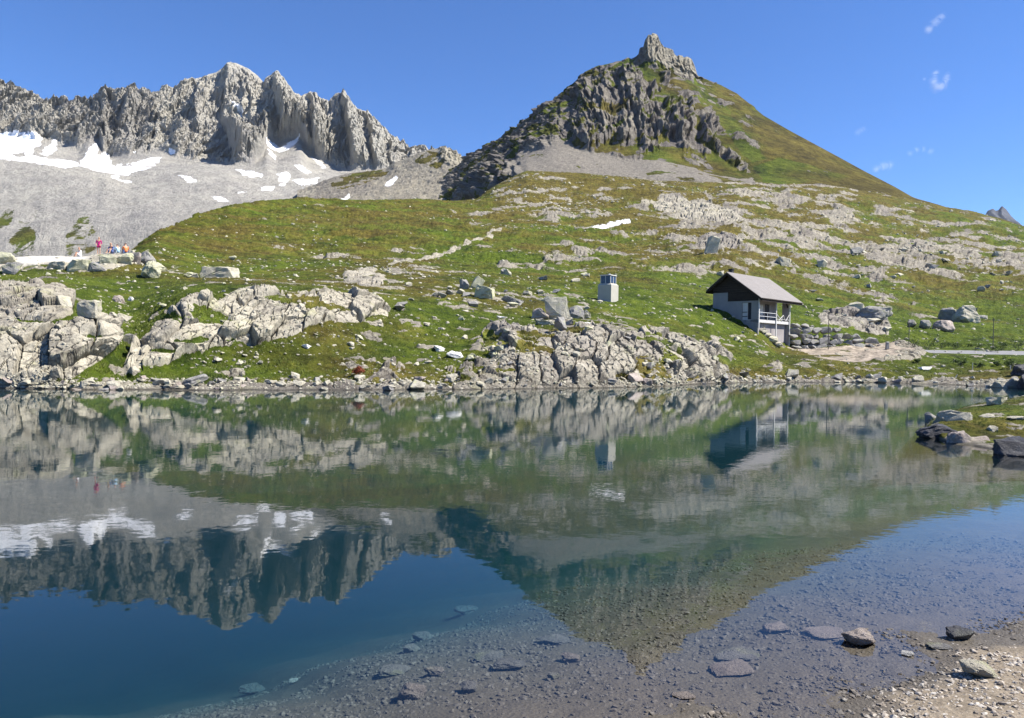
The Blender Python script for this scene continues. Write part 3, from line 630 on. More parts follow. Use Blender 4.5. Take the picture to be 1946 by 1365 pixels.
# buttresses (top x,y  bottom x,y  half width, metres)
BT = [((255, 168), (215, 300), 22, 35), ((192, 186), (190, 290), 16, 20), ((436, 121), (425, 220), 30, 50), ((425, 225), (458, 322), 42, 110), ((392, 150), (330, 300), 30, 35), ((470, 140), (478, 240), 16, 25),
      ((522, 140), (545, 285), 30, 85), ((590, 178), (600, 300), 20, 60), ((622, 215), (628, 312), 12, 35), ((652, 180), (672, 322), 22, 105), ((698, 213), (712, 322), 18, 60), ((742, 258), (745, 318), 14, 35), ((785, 284), (782, 306), 10, 25)]
bt = np.zeros(px.shape); xw = px + 9 * fbm(P, (60, 60, 40), 4, seed=301) + 4 * fbm(P, (14, 14, 9), 4, .65, seed=320)
for (x1, y1), (x2, y2), hw, m in BT:
    t = np.clip((py - y1) / (y2 - y1), 0, 1); d = (xw - (x1 + (x2 - x1) * t)) / (hw * (0.55 + 0.6 * t))
    prof = np.where(d < 0, np.clip(1 + d / 0.28, 0, 1), np.clip(1 - d / 1.5, 0, 1) ** 0.8)
    bt = np.maximum(bt, prof * m * (1 + .5 * fbm(P, (20, 20, 30), 4, .6, seed=321)) * (0.25 + 0.75 * ss(0, .5, t)) * ss(y2 + 14, y2 - 8, py))
cby = np.interp(px, [r[0] for r in CB], [r[1] for r in CB]) + 6 * fbm(P, 70, 3, seed=302)
cliff = ss(6, -8, py - cby); cb = blur(cliff, 2)
az = np.arctan2(P[..., 0], P[..., 1]); lat = az * 1500 + 0.25 * P[..., 2]
sl_ = 0.28 - .0004 * (px - 300)
wr = 34 * fbm(P, 150, 4, 0.55, seed=303)
l2 = az * 1500 - sl_ * P[..., 2] + wr
Q = np.stack([l2, P[..., 1] * .2, P[..., 2] * 0.3], -1)
Q2 = np.stack([l2 + 8 * fbm(P, 40, 3, seed=316), P[..., 1] * .2, P[..., 2] * 0.45], -1)
Q3 = np.stack([az * 1500 + 0.5 * P[..., 2] + wr * .5, P[..., 1] * .2, P[..., 2] * 0.5], -1)
hvv, gpp, tll, _h = worley(np.stack([l2, P[..., 1], P[..., 2] * .7], -1), (17, 30, 24), 77)
rb_ = 24 * fbm(Q, 95, 2, seed=304, ridged=True) + 15 * fbm(Q2, 34, 3, 0.6, seed=305, ridged=True) + 7 * fbm(Q3, 22, 4, 0.62, seed=317, ridged=True) + 11 * fbm(P, (15, 15, 19), 5, 0.7, seed=306, ridged=True) + 7 * (hvv * .6 + tll)
c1 = worley(np.stack([l2, P[..., 1] * .3, P[..., 2]], -1), (30, 80, 105), 78); c2 = worley(np.stack([l2, P[..., 1] * .3, P[..., 2]], -1), (11, 40, 42), 79)
rb_ = rb_ * .72 + 17 * (c1[0] - .4) + 10 * c1[2] + 8 * (c2[0] - .4) + 4 * c2[2] + 7 * (worley(np.stack([l2 * .6 + .4 * az * 1500, P[..., 1] * .3, P[..., 2]], -1), (4.5, 20, 34), 80)[0] - .4) * (.7 + .9 * ss(480, 520, px))
N = np.stack([np.sin(az) * -0.9, np.cos(az) * -0.9, np.full(az.shape, 0.35)], -1)
P = P + N * ((bt * .55 + rb_ * (0.6 + 0.8 * ss(-.3, .4, fbm(P, 200, 2, seed=318)))) * cb * edge)[..., None]
gul = fbm(np.stack([lat - .3 * P[..., 2], P[..., 1] * .1, P[..., 2] * .1], -1), 45, 3, seed=307, ridged=True)
P[..., 2] += (1 - cb) * (1.6 * gul * ss(310, 360, py) + 7 * fbm(P, 120, 4, seed=308) + 2.8 * fbm(P, 18, 5, .68, seed=309))
wx = px + 11 * fbm(P, 60, 6, .68, seed=310); wy = py + 7 * fbm(P, 40, 6, .68, seed=311)
SNOW = [[(-330, 240), (0, 252), (35, 258), (72, 262), (82, 270), (62, 282), (62, 292), (80, 298), (100, 300), (138, 308), (150, 320), (120, 324), (60, 314), (0, 306), (-330, 300)],
        [(76, 292), (84, 280), (104, 273), (106, 282), (92, 296)], [(160, 300), (168, 278), (186, 274), (186, 290), (205, 298), (218, 316), (250, 316), (285, 305), (308, 304), (300, 312), (262, 328), (240, 334), (205, 332), (150, 322), (152, 312)],
        [(205, 336), (232, 342), (252, 346), (235, 349)], [(335, 336), (350, 337), (374, 346), (362, 350), (345, 342)], [(445, 325), (470, 328), (498, 333), (495, 338), (460, 333)],
        [(501, 264), (512, 270), (530, 280), (548, 272), (570, 258), (562, 274), (548, 289), (532, 291), (512, 280)], [(523, 334), (545, 332), (552, 346), (535, 352)], [(556, 346), (605, 341), (602, 350), (570, 353)],
        [(560, 317), (575, 315), (592, 329), (578, 334)], [(590, 299), (605, 307), (622, 320), (605, 316)], [(404, 374), (425, 376), (435, 384), (415, 387)], [(495, 352), (526, 352), (520, 359), (500, 359)], [(437, 211), (450, 217), (464, 229), (456, 231)],
        [(318, 292), (333, 282), (338, 290), (328, 296)], [(625, 290), (640, 293), (626, 295)], [(508, 285), (522, 300), (518, 306), (508, 296)], [(248, 290), (262, 278), (256, 292)], [(452, 360), (468, 361), (462, 366), (452, 365)]]
snl = np.zeros(px.shape, int)
for k, pl in enumerate(SNOW): snl[inpoly(wx, wy, pl)] = k + 1
snl[cb > .45] = np.where(np.isin(snl[cb > .45], (14,)), 14, 0)
snl[(snl == 1) & inpoly(wx, wy, [(20, 292), (45, 290), (50, 296), (30, 298)])] = 0
G1 = [[(115, 500), (128, 445), (148, 418), (170, 410), (188, 430), (182, 455), (215, 500)], [(-330, 400), (0, 395), (32, 392), (20, 420), (-10, 445), (-330, 440)], [(0, 500), (20, 455), (48, 420), (66, 440), (78, 490)]]
grn = np.zeros(px.shape)
for g in G1: grn = np.maximum(grn, inpoly(wx, wy, g))
grn = .85 * blur(grn, 5) * (.75 + .5 * fbm(P, (30, 30, 45), 5, .65, seed=319)); thin = ss(0.05, .4, fbm(P, (60, 60, 90), 5, .6, seed=312)) * ss(350, 400, py) * 0.33
rock = 1 - np.maximum(grn, thin)
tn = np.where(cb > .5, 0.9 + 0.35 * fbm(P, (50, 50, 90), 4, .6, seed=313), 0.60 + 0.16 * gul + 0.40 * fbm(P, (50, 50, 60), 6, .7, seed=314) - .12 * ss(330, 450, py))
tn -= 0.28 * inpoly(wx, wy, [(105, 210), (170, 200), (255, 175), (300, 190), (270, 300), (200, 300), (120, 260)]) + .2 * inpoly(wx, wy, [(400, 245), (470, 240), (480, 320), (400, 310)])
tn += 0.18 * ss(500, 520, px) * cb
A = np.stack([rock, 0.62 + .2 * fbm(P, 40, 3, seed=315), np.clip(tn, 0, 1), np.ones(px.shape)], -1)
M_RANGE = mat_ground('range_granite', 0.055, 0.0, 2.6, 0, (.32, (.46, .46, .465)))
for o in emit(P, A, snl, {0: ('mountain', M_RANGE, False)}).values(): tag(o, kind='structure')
sn = emit(P, A, snl, {k + 1: ('snow_patch', M_SNOW, True) for k in range(len(SNOW))})
SL = {1: 'widest snowfield, along the cliff foot at the left edge of the photo', 2: 'small snow patch beside the bare rock within the wide left snowfield', 3: 'long snow tongue below the brown cliffs, right of the widest snowfield',
      4: 'thin snow sliver just under the long snow tongue', 5: 'slim slanting snow strip alone on the moraine, right of the snow tongue', 6: 'slim level snow strip below the dark central buttress',
      7: 'V shaped snow patch in the gully under the pale pointed tower', 8: 'squarish snow patch on the moraine left of the long flat one', 9: 'flat wide snow strip on the moraine beside the squarish patch',
      10: 'slanting snow patch in the scree under the V shaped snow', 11: 'thin snow streak running down from the right hand cliffs', 12: 'lowest snow patch, lone oval above the grassy hill',
      13: 'little snow patch below and left of the squarish one', 14: 'tiny high snow streak just under the highest summit', 15: 'tiny snow patch at the cliff foot left of the dark central buttress',
      16: 'tiny snow patch in the notch between the right hand cliffs', 17: 'small snow streak just below left of the V shaped snow', 18: 'tiny snow streak above the right end of the long snow tongue', 19: 'tiny level snow patch between the slim strip and the lone oval'}
for k, o in sn.items(): tag(o, SL[k], 'snow patch', 'snow patches')

# ------------------------------------------------------------------ tiny far peak on the right
S = [(1850, 440, 5200), (1868, 415, 5200), (1876, 401, 5150), (1883, 398, 5100), (1887, 397, 5100), (1891, 401, 5100), (1896, 400, 5100), (1900, 395, 5100), (1903, 392, 5100), (1908, 398, 5100), (1914, 405, 5100), (1922, 412, 5150), (1932, 422, 5200), (1946, 431, 5200), (1990, 460, 5300)]
P = sheet([[(x, 480, 4300) for x in (1850, 1990)], [(x, (y + 480) / 2, 4700) for x, y, D in S], S, [(x, y + 30, D + 300) for x, y, D in S]], 1852, 1988, 0.9, [20, 30, 4], [2, 2, 0, 0])
e = np.clip((len(P) - 5 - np.arange(len(P)))[:, None] / 20.0, 0.1, 1)
P[..., 1] -= e * 110 * fbm(P, (260, 400, 500), 4, .6, seed=401, ridged=True)
A = np.stack([np.ones(P.shape[:2])] * 2 + [np.full(P.shape[:2], .25), np.ones(P.shape[:2])], -1)
for o in emit(P, A, np.zeros(P.shape[:2], int), {0: ('distant_peak', mat_simple('hazy_shaded_rock', (.055, .06, .075), k=.01, var=.3, bd=2), True)}).values(): tag(o, kind='structure')  # blue of the haze and shade put into the peak's rock colour

# ------------------------------------------------------------------ near ground: lake bed and beach in front of the camera
B0 = onz(1500, 1365); B1 = onz(1946, 1207)
TD = (B1 - B0).normalized(); ND = Vector((-TD.y, TD.x, 0))
def near_z(X, Y):
    s = (X - B0.x) * ND.x + (Y - B0.y) * ND.y; t = (X - B0.x) * TD.x + (Y - B0.y) * TD.y
    s = s + 0.03 + 0.10 * np.sin(t * 2.1 + 1) + 0.05 * np.sin(t * 5.3)
    sh = s / (1 + 0.05 * np.clip(t, -2, 14))
    sp = np.clip(sh, 0, 60); deep = -(0.03 * sp + 0.043 * sp ** 2)
    d = np.where(sh < 0, np.interp(sh, [-30, -6, -3, -1, 0], [2.2, 0.95, 0.56, 0.13, 0.0]), -4.6 * (1 - np.exp(deep / 4.6)))
    return d
xs = np.concatenate([np.arange(-60, -7, 0.5), np.arange(-7, 9, 0.028), np.arange(9, 62, 0.5)])
ys = np.concatenate([np.arange(-40, 3.5, 0.5), np.arange(3.5, 11, 0.028), np.arange(11, 64, 0.4)])
X, Y = np.meshgrid(xs, ys)
Z = near_z(X, Y); Pn = np.stack([X, Y, Z], -1)
Pn[..., 2] += 0.03 * (fbm(Pn * (1, 1, 0), 0.9, 4, seed=501) + .4) * ss(0.9, 0.0, np.abs(Z) * .6) + 0.012 * fbm(Pn, (.12, .12, 5), 3, .7, seed=502) + 0.10 * fbm(Pn * (1, 1, 0), 2.5, 3, seed=503) * ss(-.1, -.8, Z)
def bedz(x, y):
    p = np.array([[x, y, float(near_z(x, y))]])
    return float(p[0, 2] + (0.03 * (fbm(p * (1, 1, 0), 0.9, 4, seed=501) + .4) * ss(0.9, 0.0, abs(p[0, 2]) * .6) + 0.012 * fbm(p, (.12, .12, 5), 3, .7, seed=502) + 0.10 * fbm(p * (1, 1, 0), 2.5, 3, seed=503) * ss(-.1, -.8, p[0, 2]))[0])
n = NT('silty_pebbly_shore'); a = n.noise(3, 8, .65); b = n.noise(28, 5, .7)
c = n.mix(n.mr(a, .3, .7), (0.13, 0.105, 0.075), (0.24, 0.195, 0.14)); c = n.mix(n.mr(b, .45, .75), c, (0.29, 0.25, 0.195)); c = n.mix(n.mr(n.vor(45), .0, .12), (0.10, 0.085, 0.07), c)
z = n.n('ShaderNodeSeparateXYZ'); n.put(z.inputs[0], n.P())
wet = n.mr(n.mth('ADD', z.outputs[2], n.mth('MULTIPLY', n.noise(2, 4), 0.05)), 0.035, 0.075, 1, 0)
c = n.mix(n.mth('MULTIPLY', wet, 0.80), c, (0.055, 0.05, 0.042))
n.bsdf(c, n.mr(wet, 0, 1, .9, .55), n.bump(n.mth('ADD', b, n.mth('MULTIPLY', n.vor(40), .6)), 0.012, 0.8), .25); M_BED = n.m
idx = np.arange(X.size).reshape(X.shape); Fq = np.stack([idx[:-1, :-1], idx[:-1, 1:], idx[1:, 1:], idx[1:, :-1]], -1).reshape(-1, 4)
tag(mesh_np('lake_bed', Pn.reshape(-1, 3), Fq, M_BED), kind='structure')

# ------------------------------------------------------------------ grassy spit on the right
def drow(L): return [(x, y, EYE * F0 / (y - (667.3 + .0166 * (x - 973)))) for x, y in L]
def uz(x, z, D): return (x, 667.3 + .0166 * (x - 973) + (EYE - z) * F0 / D, D)
f0 = [uz(1600, -3, 21)] + [uz(1700, -1.2, 21)] + drow([(1760, 822), (1800, 842), (1850, 846), (1900, 856), (1946, 866), (2200, 905), (2500, 940)])
front = [uz(x, -2.6 if x > 1720 else -4, D * .86) for x, y, D in f0]
L_ = [uz(1600, -3, 23), uz(1700, -1.2, 23)]
sp1 = L_ + [(1762, 818, 21.4), (1800, 828, 20.6), (1850, 832, 20.6), (1900, 838, 20.2), (1946, 845, 20), (2200, 870, 19), (2500, 880, 18.6)]
sp2 = L_ + [(1762, 810, 23.6), (1785, 796, 23.6), (1820, 793, 23), (1850, 795, 22.6), (1900, 792, 22.4), (1946, 792, 22.3), (2200, 800, 22), (2500, 800, 22)]
sp3 = [uz(1600, -3, 26), uz(1700, -1.2, 26), (1762, 802, 27), (1800, 787, 27.5), (1850, 772, 28), (1900, 763, 28.5), (1946, 755, 29), (2200, 720, 30), (2500, 700, 30)]
sp4 = [(x, y + 22, D + 4) for x, y, D in sp3]; sp5 = [(x, y + 60, D + 7) for x, y, D in sp3]
P = sheet([front, f0, sp1, sp2, sp3, sp4, sp5], 1602, 2480, 1.6, [14, 18, 30, 30, 16, 8], [2, 2, 3, 3, 3, 3, 3])
px, py = proj(P)
P[..., 2] += 0.10 * fbm(P, 0.8, 5, .6, seed=511) * ss(-.3, .2, P[..., 2]) + .05
rk = np.maximum(ss(.10, .02, P[..., 2]), ss(.1, .3, fbm(P, .9, 4, seed=512)) * .8)
A = np.stack([rk, np.full(px.shape, .62) + .3 * fbm(P, 1.2, 4, seed=513), np.full(px.shape, .5), np.ones(px.shape)], -1)
M_SPIT = mat_ground('spit_turf', 2.2, 0.3, 0.04)
for o in emit(P, A, np.zeros(px.shape, int), {0: ('grassy_spit', M_SPIT, True)}).values(): tag(o, kind='structure')
SZ = ZB(P); S_P = P

# ------------------------------------------------------------------ water
n = NT('lake_water')
w1 = n.noise(1.7, 3, .55, n.scale(n.P(), (1, 1, 1))); w2 = n.noise(7.0, 2, .5, n.scale(n.P(), (.7, 1.3, 1)))
wv = n.mr(n.noise(.06, 3), .40, .62)   # calm and breezy patches
b1 = n.bump(w1, 0.0019, 1.0); b2 = n.bump(n.mth('MULTIPLY', w2, n.mth('ADD', .25, wv)), 0.0007, 1.0, b1)
fr = n.n('ShaderNodeFresnel'); fr.inputs[0].default_value = 1.333; n.put(fr.inputs[1], b2)
gl = n.n('ShaderNodeBsdfGlossy'); gl.inputs['Roughness'].default_value = 0.015; gl.inputs['Color'].default_value = (1, 1, 1, 1); n.put(gl.inputs['Normal'], b2)
tr = n.n('ShaderNodeBsdfTransparent'); tr.inputs[0].default_value = (1, 1, 1, 1)
mx = n.n('ShaderNodeMixShader'); n.put(mx.inputs[0], fr.outputs[0]); n.t.links.new(tr.outputs[0], mx.inputs[1]); n.t.links.new(gl.outputs[0], mx.inputs[2])
n.t.links.new(mx.outputs[0], n.out.inputs['Surface'])
va = n.n('ShaderNodeVolumeAbsorption'); va.inputs['Color'].default_value = (0.10, 0.62, 0.72, 1); va.inputs['Density'].default_value = 0.32
vs = n.n('ShaderNodeVolumeScatter'); vs.inputs['Color'].default_value = (0.30, 0.80, 0.92, 1); vs.inputs['Density'].default_value = 0.017; vs.inputs['Anisotropy'].default_value = 0.3
ad = n.n('ShaderNodeAddShader'); n.t.links.new(va.outputs[0], ad.inputs[0]); n.t.links.new(vs.outputs[0], ad.inputs[1]); n.t.links.new(ad.outputs[0], n.out.inputs['Volume'])
M_WATER = n.m
v = np.array([(x, y, z) for z in (-12, 0) for x, y in ((-90, -45), (110, -45), (110, 105), (-90, 105))], float)
tag(mesh_np('lake_water', v, np.array([(0, 3, 2, 1), (4, 5, 6, 7), (0, 1, 5, 4), (1, 2, 6, 5), (2, 3, 7, 6), (3, 0, 4, 7)]), M_WATER, smooth=False), kind='structure')

# ------------------------------------------------------------------ small builders
RND = random.Random(7)
def ob(name, bm, mat, parent=None, smooth=False, loc=None):
    me = bpy.data.meshes.new(name); bm.to_mesh(me); bm.free()
    for m in (mat if isinstance(mat, (list, tuple)) else [mat]): me.materials.append(m)
    if smooth: me.polygons.foreach_set('use_smooth', [True] * len(me.polygons))
    o = bpy.data.objects.new(name, me); link(o, parent)
    if loc is not None: o.location = loc
    return o
def empty(name, loc, rz=0.0):
    o = bpy.data.objects.new(name, None); o.location = loc; o.rotation_euler[2] = rz; o.empty_display_size = .2; return link(o)
def box(bm, a, b, M=None, mi=0):
    x0, y0, z0 = a; x1, y1, z1 = b
    v = [bm.verts.new((x, y, z)) for z in (z0, z1) for x, y in ((x0, y0), (x1, y0), (x1, y1), (x0, y1))]
    if M is not None:
        for q in v: q.co = M @ q.co
    for f in ((0, 3, 2, 1), (4, 5, 6, 7), (0, 1, 5, 4), (1, 2, 6, 5), (2, 3, 7, 6), (3, 0, 4, 7)):
        bm.faces.new([v[k] for k in f]).material_index = mi
def tube(bm, a, b, r0, r1=None, n=8):
    a = Vector(a); b = Vector(b); r1 = r0 if r1 is None else r1; d = (b - a).normalized()
    s = d.orthogonal().normalized(); t = d.cross(s); A = []; B = []
    for k in range(n):
        c = math.cos(2 * math.pi * k / n); q = math.sin(2 * math.pi * k / n)
        A.append(bm.verts.new(a + (s * c + t * q) * r0)); B.append(bm.verts.new(b + (s * c + t * q) * r1))
    for k in range(n): bm.faces.new([A[k], A[(k + 1) % n], B[(k + 1) % n], B[k]])
    bm.faces.new(A[::-1]); bm.faces.new(B)
def prism(bm, pts, ext):
    """polygon pts (3-D list) pushed along ext"""
    A = [bm.verts.new(p) for p in pts]; B = [bm.verts.new(Vector(p) + Vector(ext)) for p in pts]; n = len(pts)
    bm.faces.new(A[::-1]); bm.faces.new(B)
    for k in range(n): bm.faces.new([A[k], A[(k + 1) % n], B[(k + 1) % n], B[k]])
from mathutils import noise as mn
def rock_mesh(seed, n=17, rnd=0.0, cuts=2, rough=0.06, flat=0.0, boxy=False):
    """angular boulder filling a unit box standing on z = 0"""
    r = random.Random(seed); bm = bmesh.new()
    if boxy:
        for a_ in (-1, 1):
            for b_ in (-1, 1):
                for c_ in (-1, 1): bm.verts.new((a_ * r.uniform(.5, 1), b_ * r.uniform(.5, 1), c_ * r.uniform(.62, 1))); bm.verts.new((a_ * r.uniform(.2, .9), b_ * r.uniform(.3, .95), c_ * r.uniform(.5, 1)))
    for k in range(0 if boxy else n):
        v = Vector((r.gauss(0, 1), r.gauss(0, 1), r.gauss(0, 1))).normalized()
        m = max(abs(v.x), abs(v.y), abs(v.z)); v = v * (1 / m * (1 - rnd) * (.75 + .25 * r.random()) + rnd)
        bm.verts.new(v)
    h = bmesh.ops.convex_hull(bm, input=bm.verts)
    bmesh.ops.delete(bm, geom=list({g for g in h['geom_interior'] + h['geom_unused'] if isinstance(g, bmesh.types.BMVert)}), context='VERTS')
    bmesh.ops.bevel(bm, geom=list(bm.edges), offset=0.05 + .12 * rnd, segments=1 + (rnd > .3), affect='EDGES', profile=.5)
    bmesh.ops.triangulate(bm, faces=bm.faces)
    if cuts: bmesh.ops.subdivide_edges(bm, edges=bm.edges, cuts=cuts, use_grid_fill=True)
    for v in bm.verts:
        q = v.co * 1.7 + Vector((seed, 0, 0)); d = mn.fractal(q, 0.7, 2.1, 4) * rough * 2.2 + (mn.noise(q * 6) * rough * .8)
        v.co += v.co.normalized() * d
    xs = [v.co.x for v in bm.verts]; ys = [v.co.y for v in bm.verts]; zs = [v.co.z for v in bm.verts]
    for v in bm.verts:
        v.co = Vector(((v.co.x - min(xs)) / (max(xs) - min(xs)) - .5, (v.co.y - min(ys)) / (max(ys) - min(ys)) - .5, (v.co.z - min(zs)) / (max(zs) - min(zs))))
    return bm
def rock_mat(name, stops, k=2.4, lich=(0.40, 0.41, 0.20), la=0.5, rough=.9):
    n = NT(name); oi = n.n('ShaderNodeObjectInfo'); p = n.n('ShaderNodeVectorMath', operation='ADD'); n.put(p.inputs[0], n.P()); n.put(p.inputs[1], oi.outputs['Location'])
    a = n.noise(k, 8, .65, p.outputs[0]); c = n.ramp(a, stops)
    zz = n.n('ShaderNodeSeparateXYZ'); n.put(zz.inputs[0], n.P()); wet = n.mr(zz.outputs[2], .0, .06, .5, 0)
    c = n.mix(n.mr(n.noise(k * .9, 5, .6), .52, .68, 0, la), c, lich); c = n.mix(n.mr(n.noise(k * 7, 4, .65), .6, .72, 0, .6), c, (.09, .085, .08)); c = n.mix(wet, c, (.045, .04, .035))
    n.bsdf(c, rough, n.bump(n.noise(k * 5, 8, .72), 0.10, 1.0), .25); return n.m
RM = {'pale': rock_mat('pale_boulder', [(.25, (.27, .245, .19)), (.5, (.42, .39, .31)), (.8, (.56, .53, .44))]),
      'yellow': rock_mat('lichen_boulder', [(.25, (.26, .25, .18)), (.5, (.42, .41, .29)), (.8, (.54, .52, .40))], la=.7),
      'grey': rock_mat('grey_boulder', [(.25, (.15, .145, .14)), (.5, (.25, .24, .23)), (.8, (.36, .35, .32))]),
      'pink': rock_mat('pinkish_boulder', [(.25, (.22, .18, .16)), (.5, (.34, .29, .26)), (.8, (.46, .40, .36))], la=.2),
      'dark': rock_mat('dark_and_shaded_boulder', [(.25, (.03, .03, .035)), (.5, (.055, .055, .065)), (.8, (.13, .13, .135))], la=.1, rough=.6),  # black stone; for most of these boulders shade put into the colour
      'white': rock_mat('bleached_boulder', [(.25, (.50, .48, .45)), (.5, (.66, .65, .62)), (.8, (.78, .77, .74))], la=.08)}
def boulder(p, w, d, h, label, mat='pale', seed=0, rnd=0.0, rz=None, tilt=(0, 0), sink=.2, group=None, n=17, cuts=2, name='boulder', cat='boulder', boxy=False):
    bm = rock_mesh(seed, n, rnd, boxy=boxy, cuts=cuts + (w * F0 / max(p[1], 1) > 40)); T = Matrix.Rotation(tilt[0], 4, 'X') @ Matrix.Rotation(tilt[1], 4, 'Y') @ Matrix.Diagonal((w, d, h / (1 - sink), 1)) @ Matrix.Translation((0, 0, -sink))
    bmesh.ops.transform(bm, matrix=T, verts=bm.verts)
    o = ob(name, bm, RM[mat], None, rnd > .3, p); o.rotation_euler[2] = RND.uniform(-.3, .3) if rz is None else rz
    return tag(o, label, cat, group)
def gb(x, y, wp, hp, label, mat='pale', Z=GZ, dr=.8, back=.35, **kw):
    """boulder on the relief: pixel of its foot, size in photo pixels at that distance"""
    p = Z(x, y)
    if p is None: return
    s = p.y / F0; w = wp * s; h = hp * s * 1.0; d = w * dr
    q = p + Vector((p.x, p.y, 0)).normalized() * d * back
    kw.setdefault('seed', int(x * 7 + y)); kw.setdefault('group', 'single boulders of the bank'); return boulder((q.x, q.y, p.z), w, d, h, label, mat, **kw)

# ------------------------------------------------------------------ boulders one can point at
gb(168, 602, 46, 34, 'big pale wedge shaped block with a shadowed left face beside the upper left outcrop', sink=.15, boxy=True)
gb(118, 583, 36, 22, 'pale tilted block on top of the upper left outcrop, left of the wedge shaped one', 'pale')
gb(212, 602, 22, 10, 'low flat pale stone in the grass right of the big wedge block', 'pale')
gb(236, 608, 26, 15, 'pale squat boulder in the grass just before the large slab outcrop', 'pale')
gb(224, 575, 20, 15, 'pale rounded boulder in the meadow above the wedge block', 'pink')
gb(249, 572, 12, 9, 'small bluish white stone in the meadow beside a rounded boulder', 'white')
for k_, (x_, y_, w_, h_, t_) in enumerate(((112, 511, 44, 15, 'low grey faced block left of the ridge under the sitting person in white'), (150, 512, 46, 22, 'lichen block with a dark cavity under the standing person'), (183, 517, 40, 20, 'grey block at the foot of the ridge, lowest under the people'),
    (206, 501, 36, 20, 'greenish block right below the person in dark blue'), (234, 500, 44, 23, 'widest lichen block of the ridge, under the person in orange'), (258, 500, 24, 24, 'cracked pinkish block at the right end of the people ridge'), (22, 520, 40, 24, 'dark streaked block at the left edge of the bright ridge'))):
    gb(x_, y_, w_, h_, t_, ('pale', 'yellow', 'grey', 'yellow', 'yellow', 'pink', 'grey')[k_], dr=.6, n=22)
gb(8, 500, 48, 24, 'pale domed block at the left edge of the people ridge', 'yellow', dr=.6)
gb(277, 505, 46, 28, 'dark grey rounded boulder behind the striped slab next to the people', 'grey', rnd=.5)
gb(312, 512, 52, 24, 'curved pale slab leaning behind the striped slab', 'yellow', rnd=.3, tilt=(0, .35))
gb(304, 529, 76, 30, 'long striped pale slab with a dark shaded left end below the people', 'yellow', tilt=(0, .30), dr=.5, rnd=.25)
gb(416, 527, 72, 22, 'long box shaped rock with a shaded end alone on the left meadow', 'pale', dr=.45, n=10, rz=0, boxy=True)
gb(362, 524, 26, 9, 'low yellowish stone just left of the long box shaped rock', 'yellow')
gb(245, 652, 22, 20, 'small grey cube shaped block in the gap between the two left outcrops', 'grey', n=9, boxy=True)
gb(372, 737, 52, 20, 'grey wedge slab jutting over the water with a black underside', 'grey', tilt=(0, -.3), dr=.7, sink=.05)
gb(163, 738, 16, 15, 'small upright stone standing at the waterline near the left outcrops', 'pale', sink=.1)
gb(883, 549, 24, 20, 'dark shaded half of the split boulder on the ridge above the bluff', 'grey')
gb(903, 547, 20, 23, 'thin upright plate leaning on the dark split boulder', 'yellow', tilt=(0, .5), dr=.5, boxy=True)
gb(918, 566, 42, 24, 'large yellowish boulder in front of the leaning plate', 'yellow', tilt=(0, .2), boxy=True)
gb(974, 577, 46, 17, 'long low slab with a black front face right of the yellowish boulder', 'grey', tilt=(0, .25), boxy=True)
gb(1064, 606, 46, 50, 'tallest pale upright slab on the ridge left of the concrete kiosk', 'pale', dr=.5, tilt=(-.2, -.28), n=12)
gb(1094, 605, 30, 25, 'grey green squat boulder leaning against the tallest upright slab', 'grey')
gb(1066, 629, 28, 28, 'dark grey split boulder below the tallest upright slab', 'grey')
gb(1027, 607, 34, 27, 'pale humped boulder left of the tallest upright slab', 'pink')
gb(1035, 617, 44, 9, 'flat slab with a shadow under it in front of the humped boulder', 'pale', tilt=(0, .15), boxy=True)
gb(1112, 605, 22, 17, 'pale block on the ridge nearest to the concrete kiosk', 'pale')
gb(835, 667, 26, 10, 'left one of two bright white flat slabs lying together in the grass', 'white', rz=.2, tilt=(.2, .2))
gb(866, 678, 38, 11, 'right and longer one of two bright white flat slabs lying together', 'white', rz=-.2, tilt=(.2, .25))
gb(954, 605, 22, 5, 'narrow white stone in the grass under the boulder ridge', 'white')
gb(1108, 619, 32, 8, 'white flat rock in the grass right of the dark split boulder', 'white')
gb(585, 661, 18, 8, 'lone white stone on the grass below the large slab outcrop', 'white')
gb(1660, 606, 70, 28, 'biggest rounded grey boulder right of the hut', 'grey', rnd=.5, sink=.25)
gb(1808, 608, 46, 26, 'dark boulder at the left end of the group of three on the right', 'grey', rnd=.4)
gb(1836, 612, 46, 34, 'pale tall middle boulder of the group of three on the right', 'pale', rnd=.3)
gb(1866, 607, 40, 27, 'dark boulder at the right end of the group of three on the right', 'grey', rnd=.4)
gb(1735, 625, 18, 16, 'small round boulder at the left of the lower row on the right', 'grey', rnd=.6)
gb(1757, 625, 24, 17, 'brown grey boulder in the middle of the lower row on the right', 'grey', rnd=.5)
gb(1792, 628, 38, 22, 'tan domed boulder at the right of the lower row on the right', 'pink', rnd=.6)
gb(1345, 480, 34, 34, 'tall pale grey fin of rock on the brown slope above the hut', 'pale', n=9, dr=.5, tilt=(0, .25), boxy=True)
gb(1757, 702, 24, 7, 'flat white stone on the grass below the road', 'white')
gb(1943, 713, 46, 22, 'black shaded boulder at the right edge below the road', 'dark')
for x, y, w, h, t, m in ((1900, 742, 34, 20, 'pale boulder at the left of the rock pile at the far right shore', 'pale'), (1925, 740, 30, 24, 'dark cracked boulder in the middle of the rock pile at the far right shore', 'grey'),
                         (1950, 742, 34, 30, 'large shaded boulder at the right of the rock pile at the far right shore', 'dark'), (1880, 738, 18, 8, 'low stone awash just left of the far right rock pile', 'pale')): gb(x, y, w, h, t, m)
gb(1488, 505, 26, 18, 'pale shark fin shaped rock above the right end of the hut roof', 'pale', n=9, boxy=True)
gb(1560, 508, 20, 16, 'twin pale rock on the turf, upper right of the hut roof', 'pale')
gb(1625, 485, 24, 16, 'grey green boulder on the slabs up the slope right of the hut', 'grey')
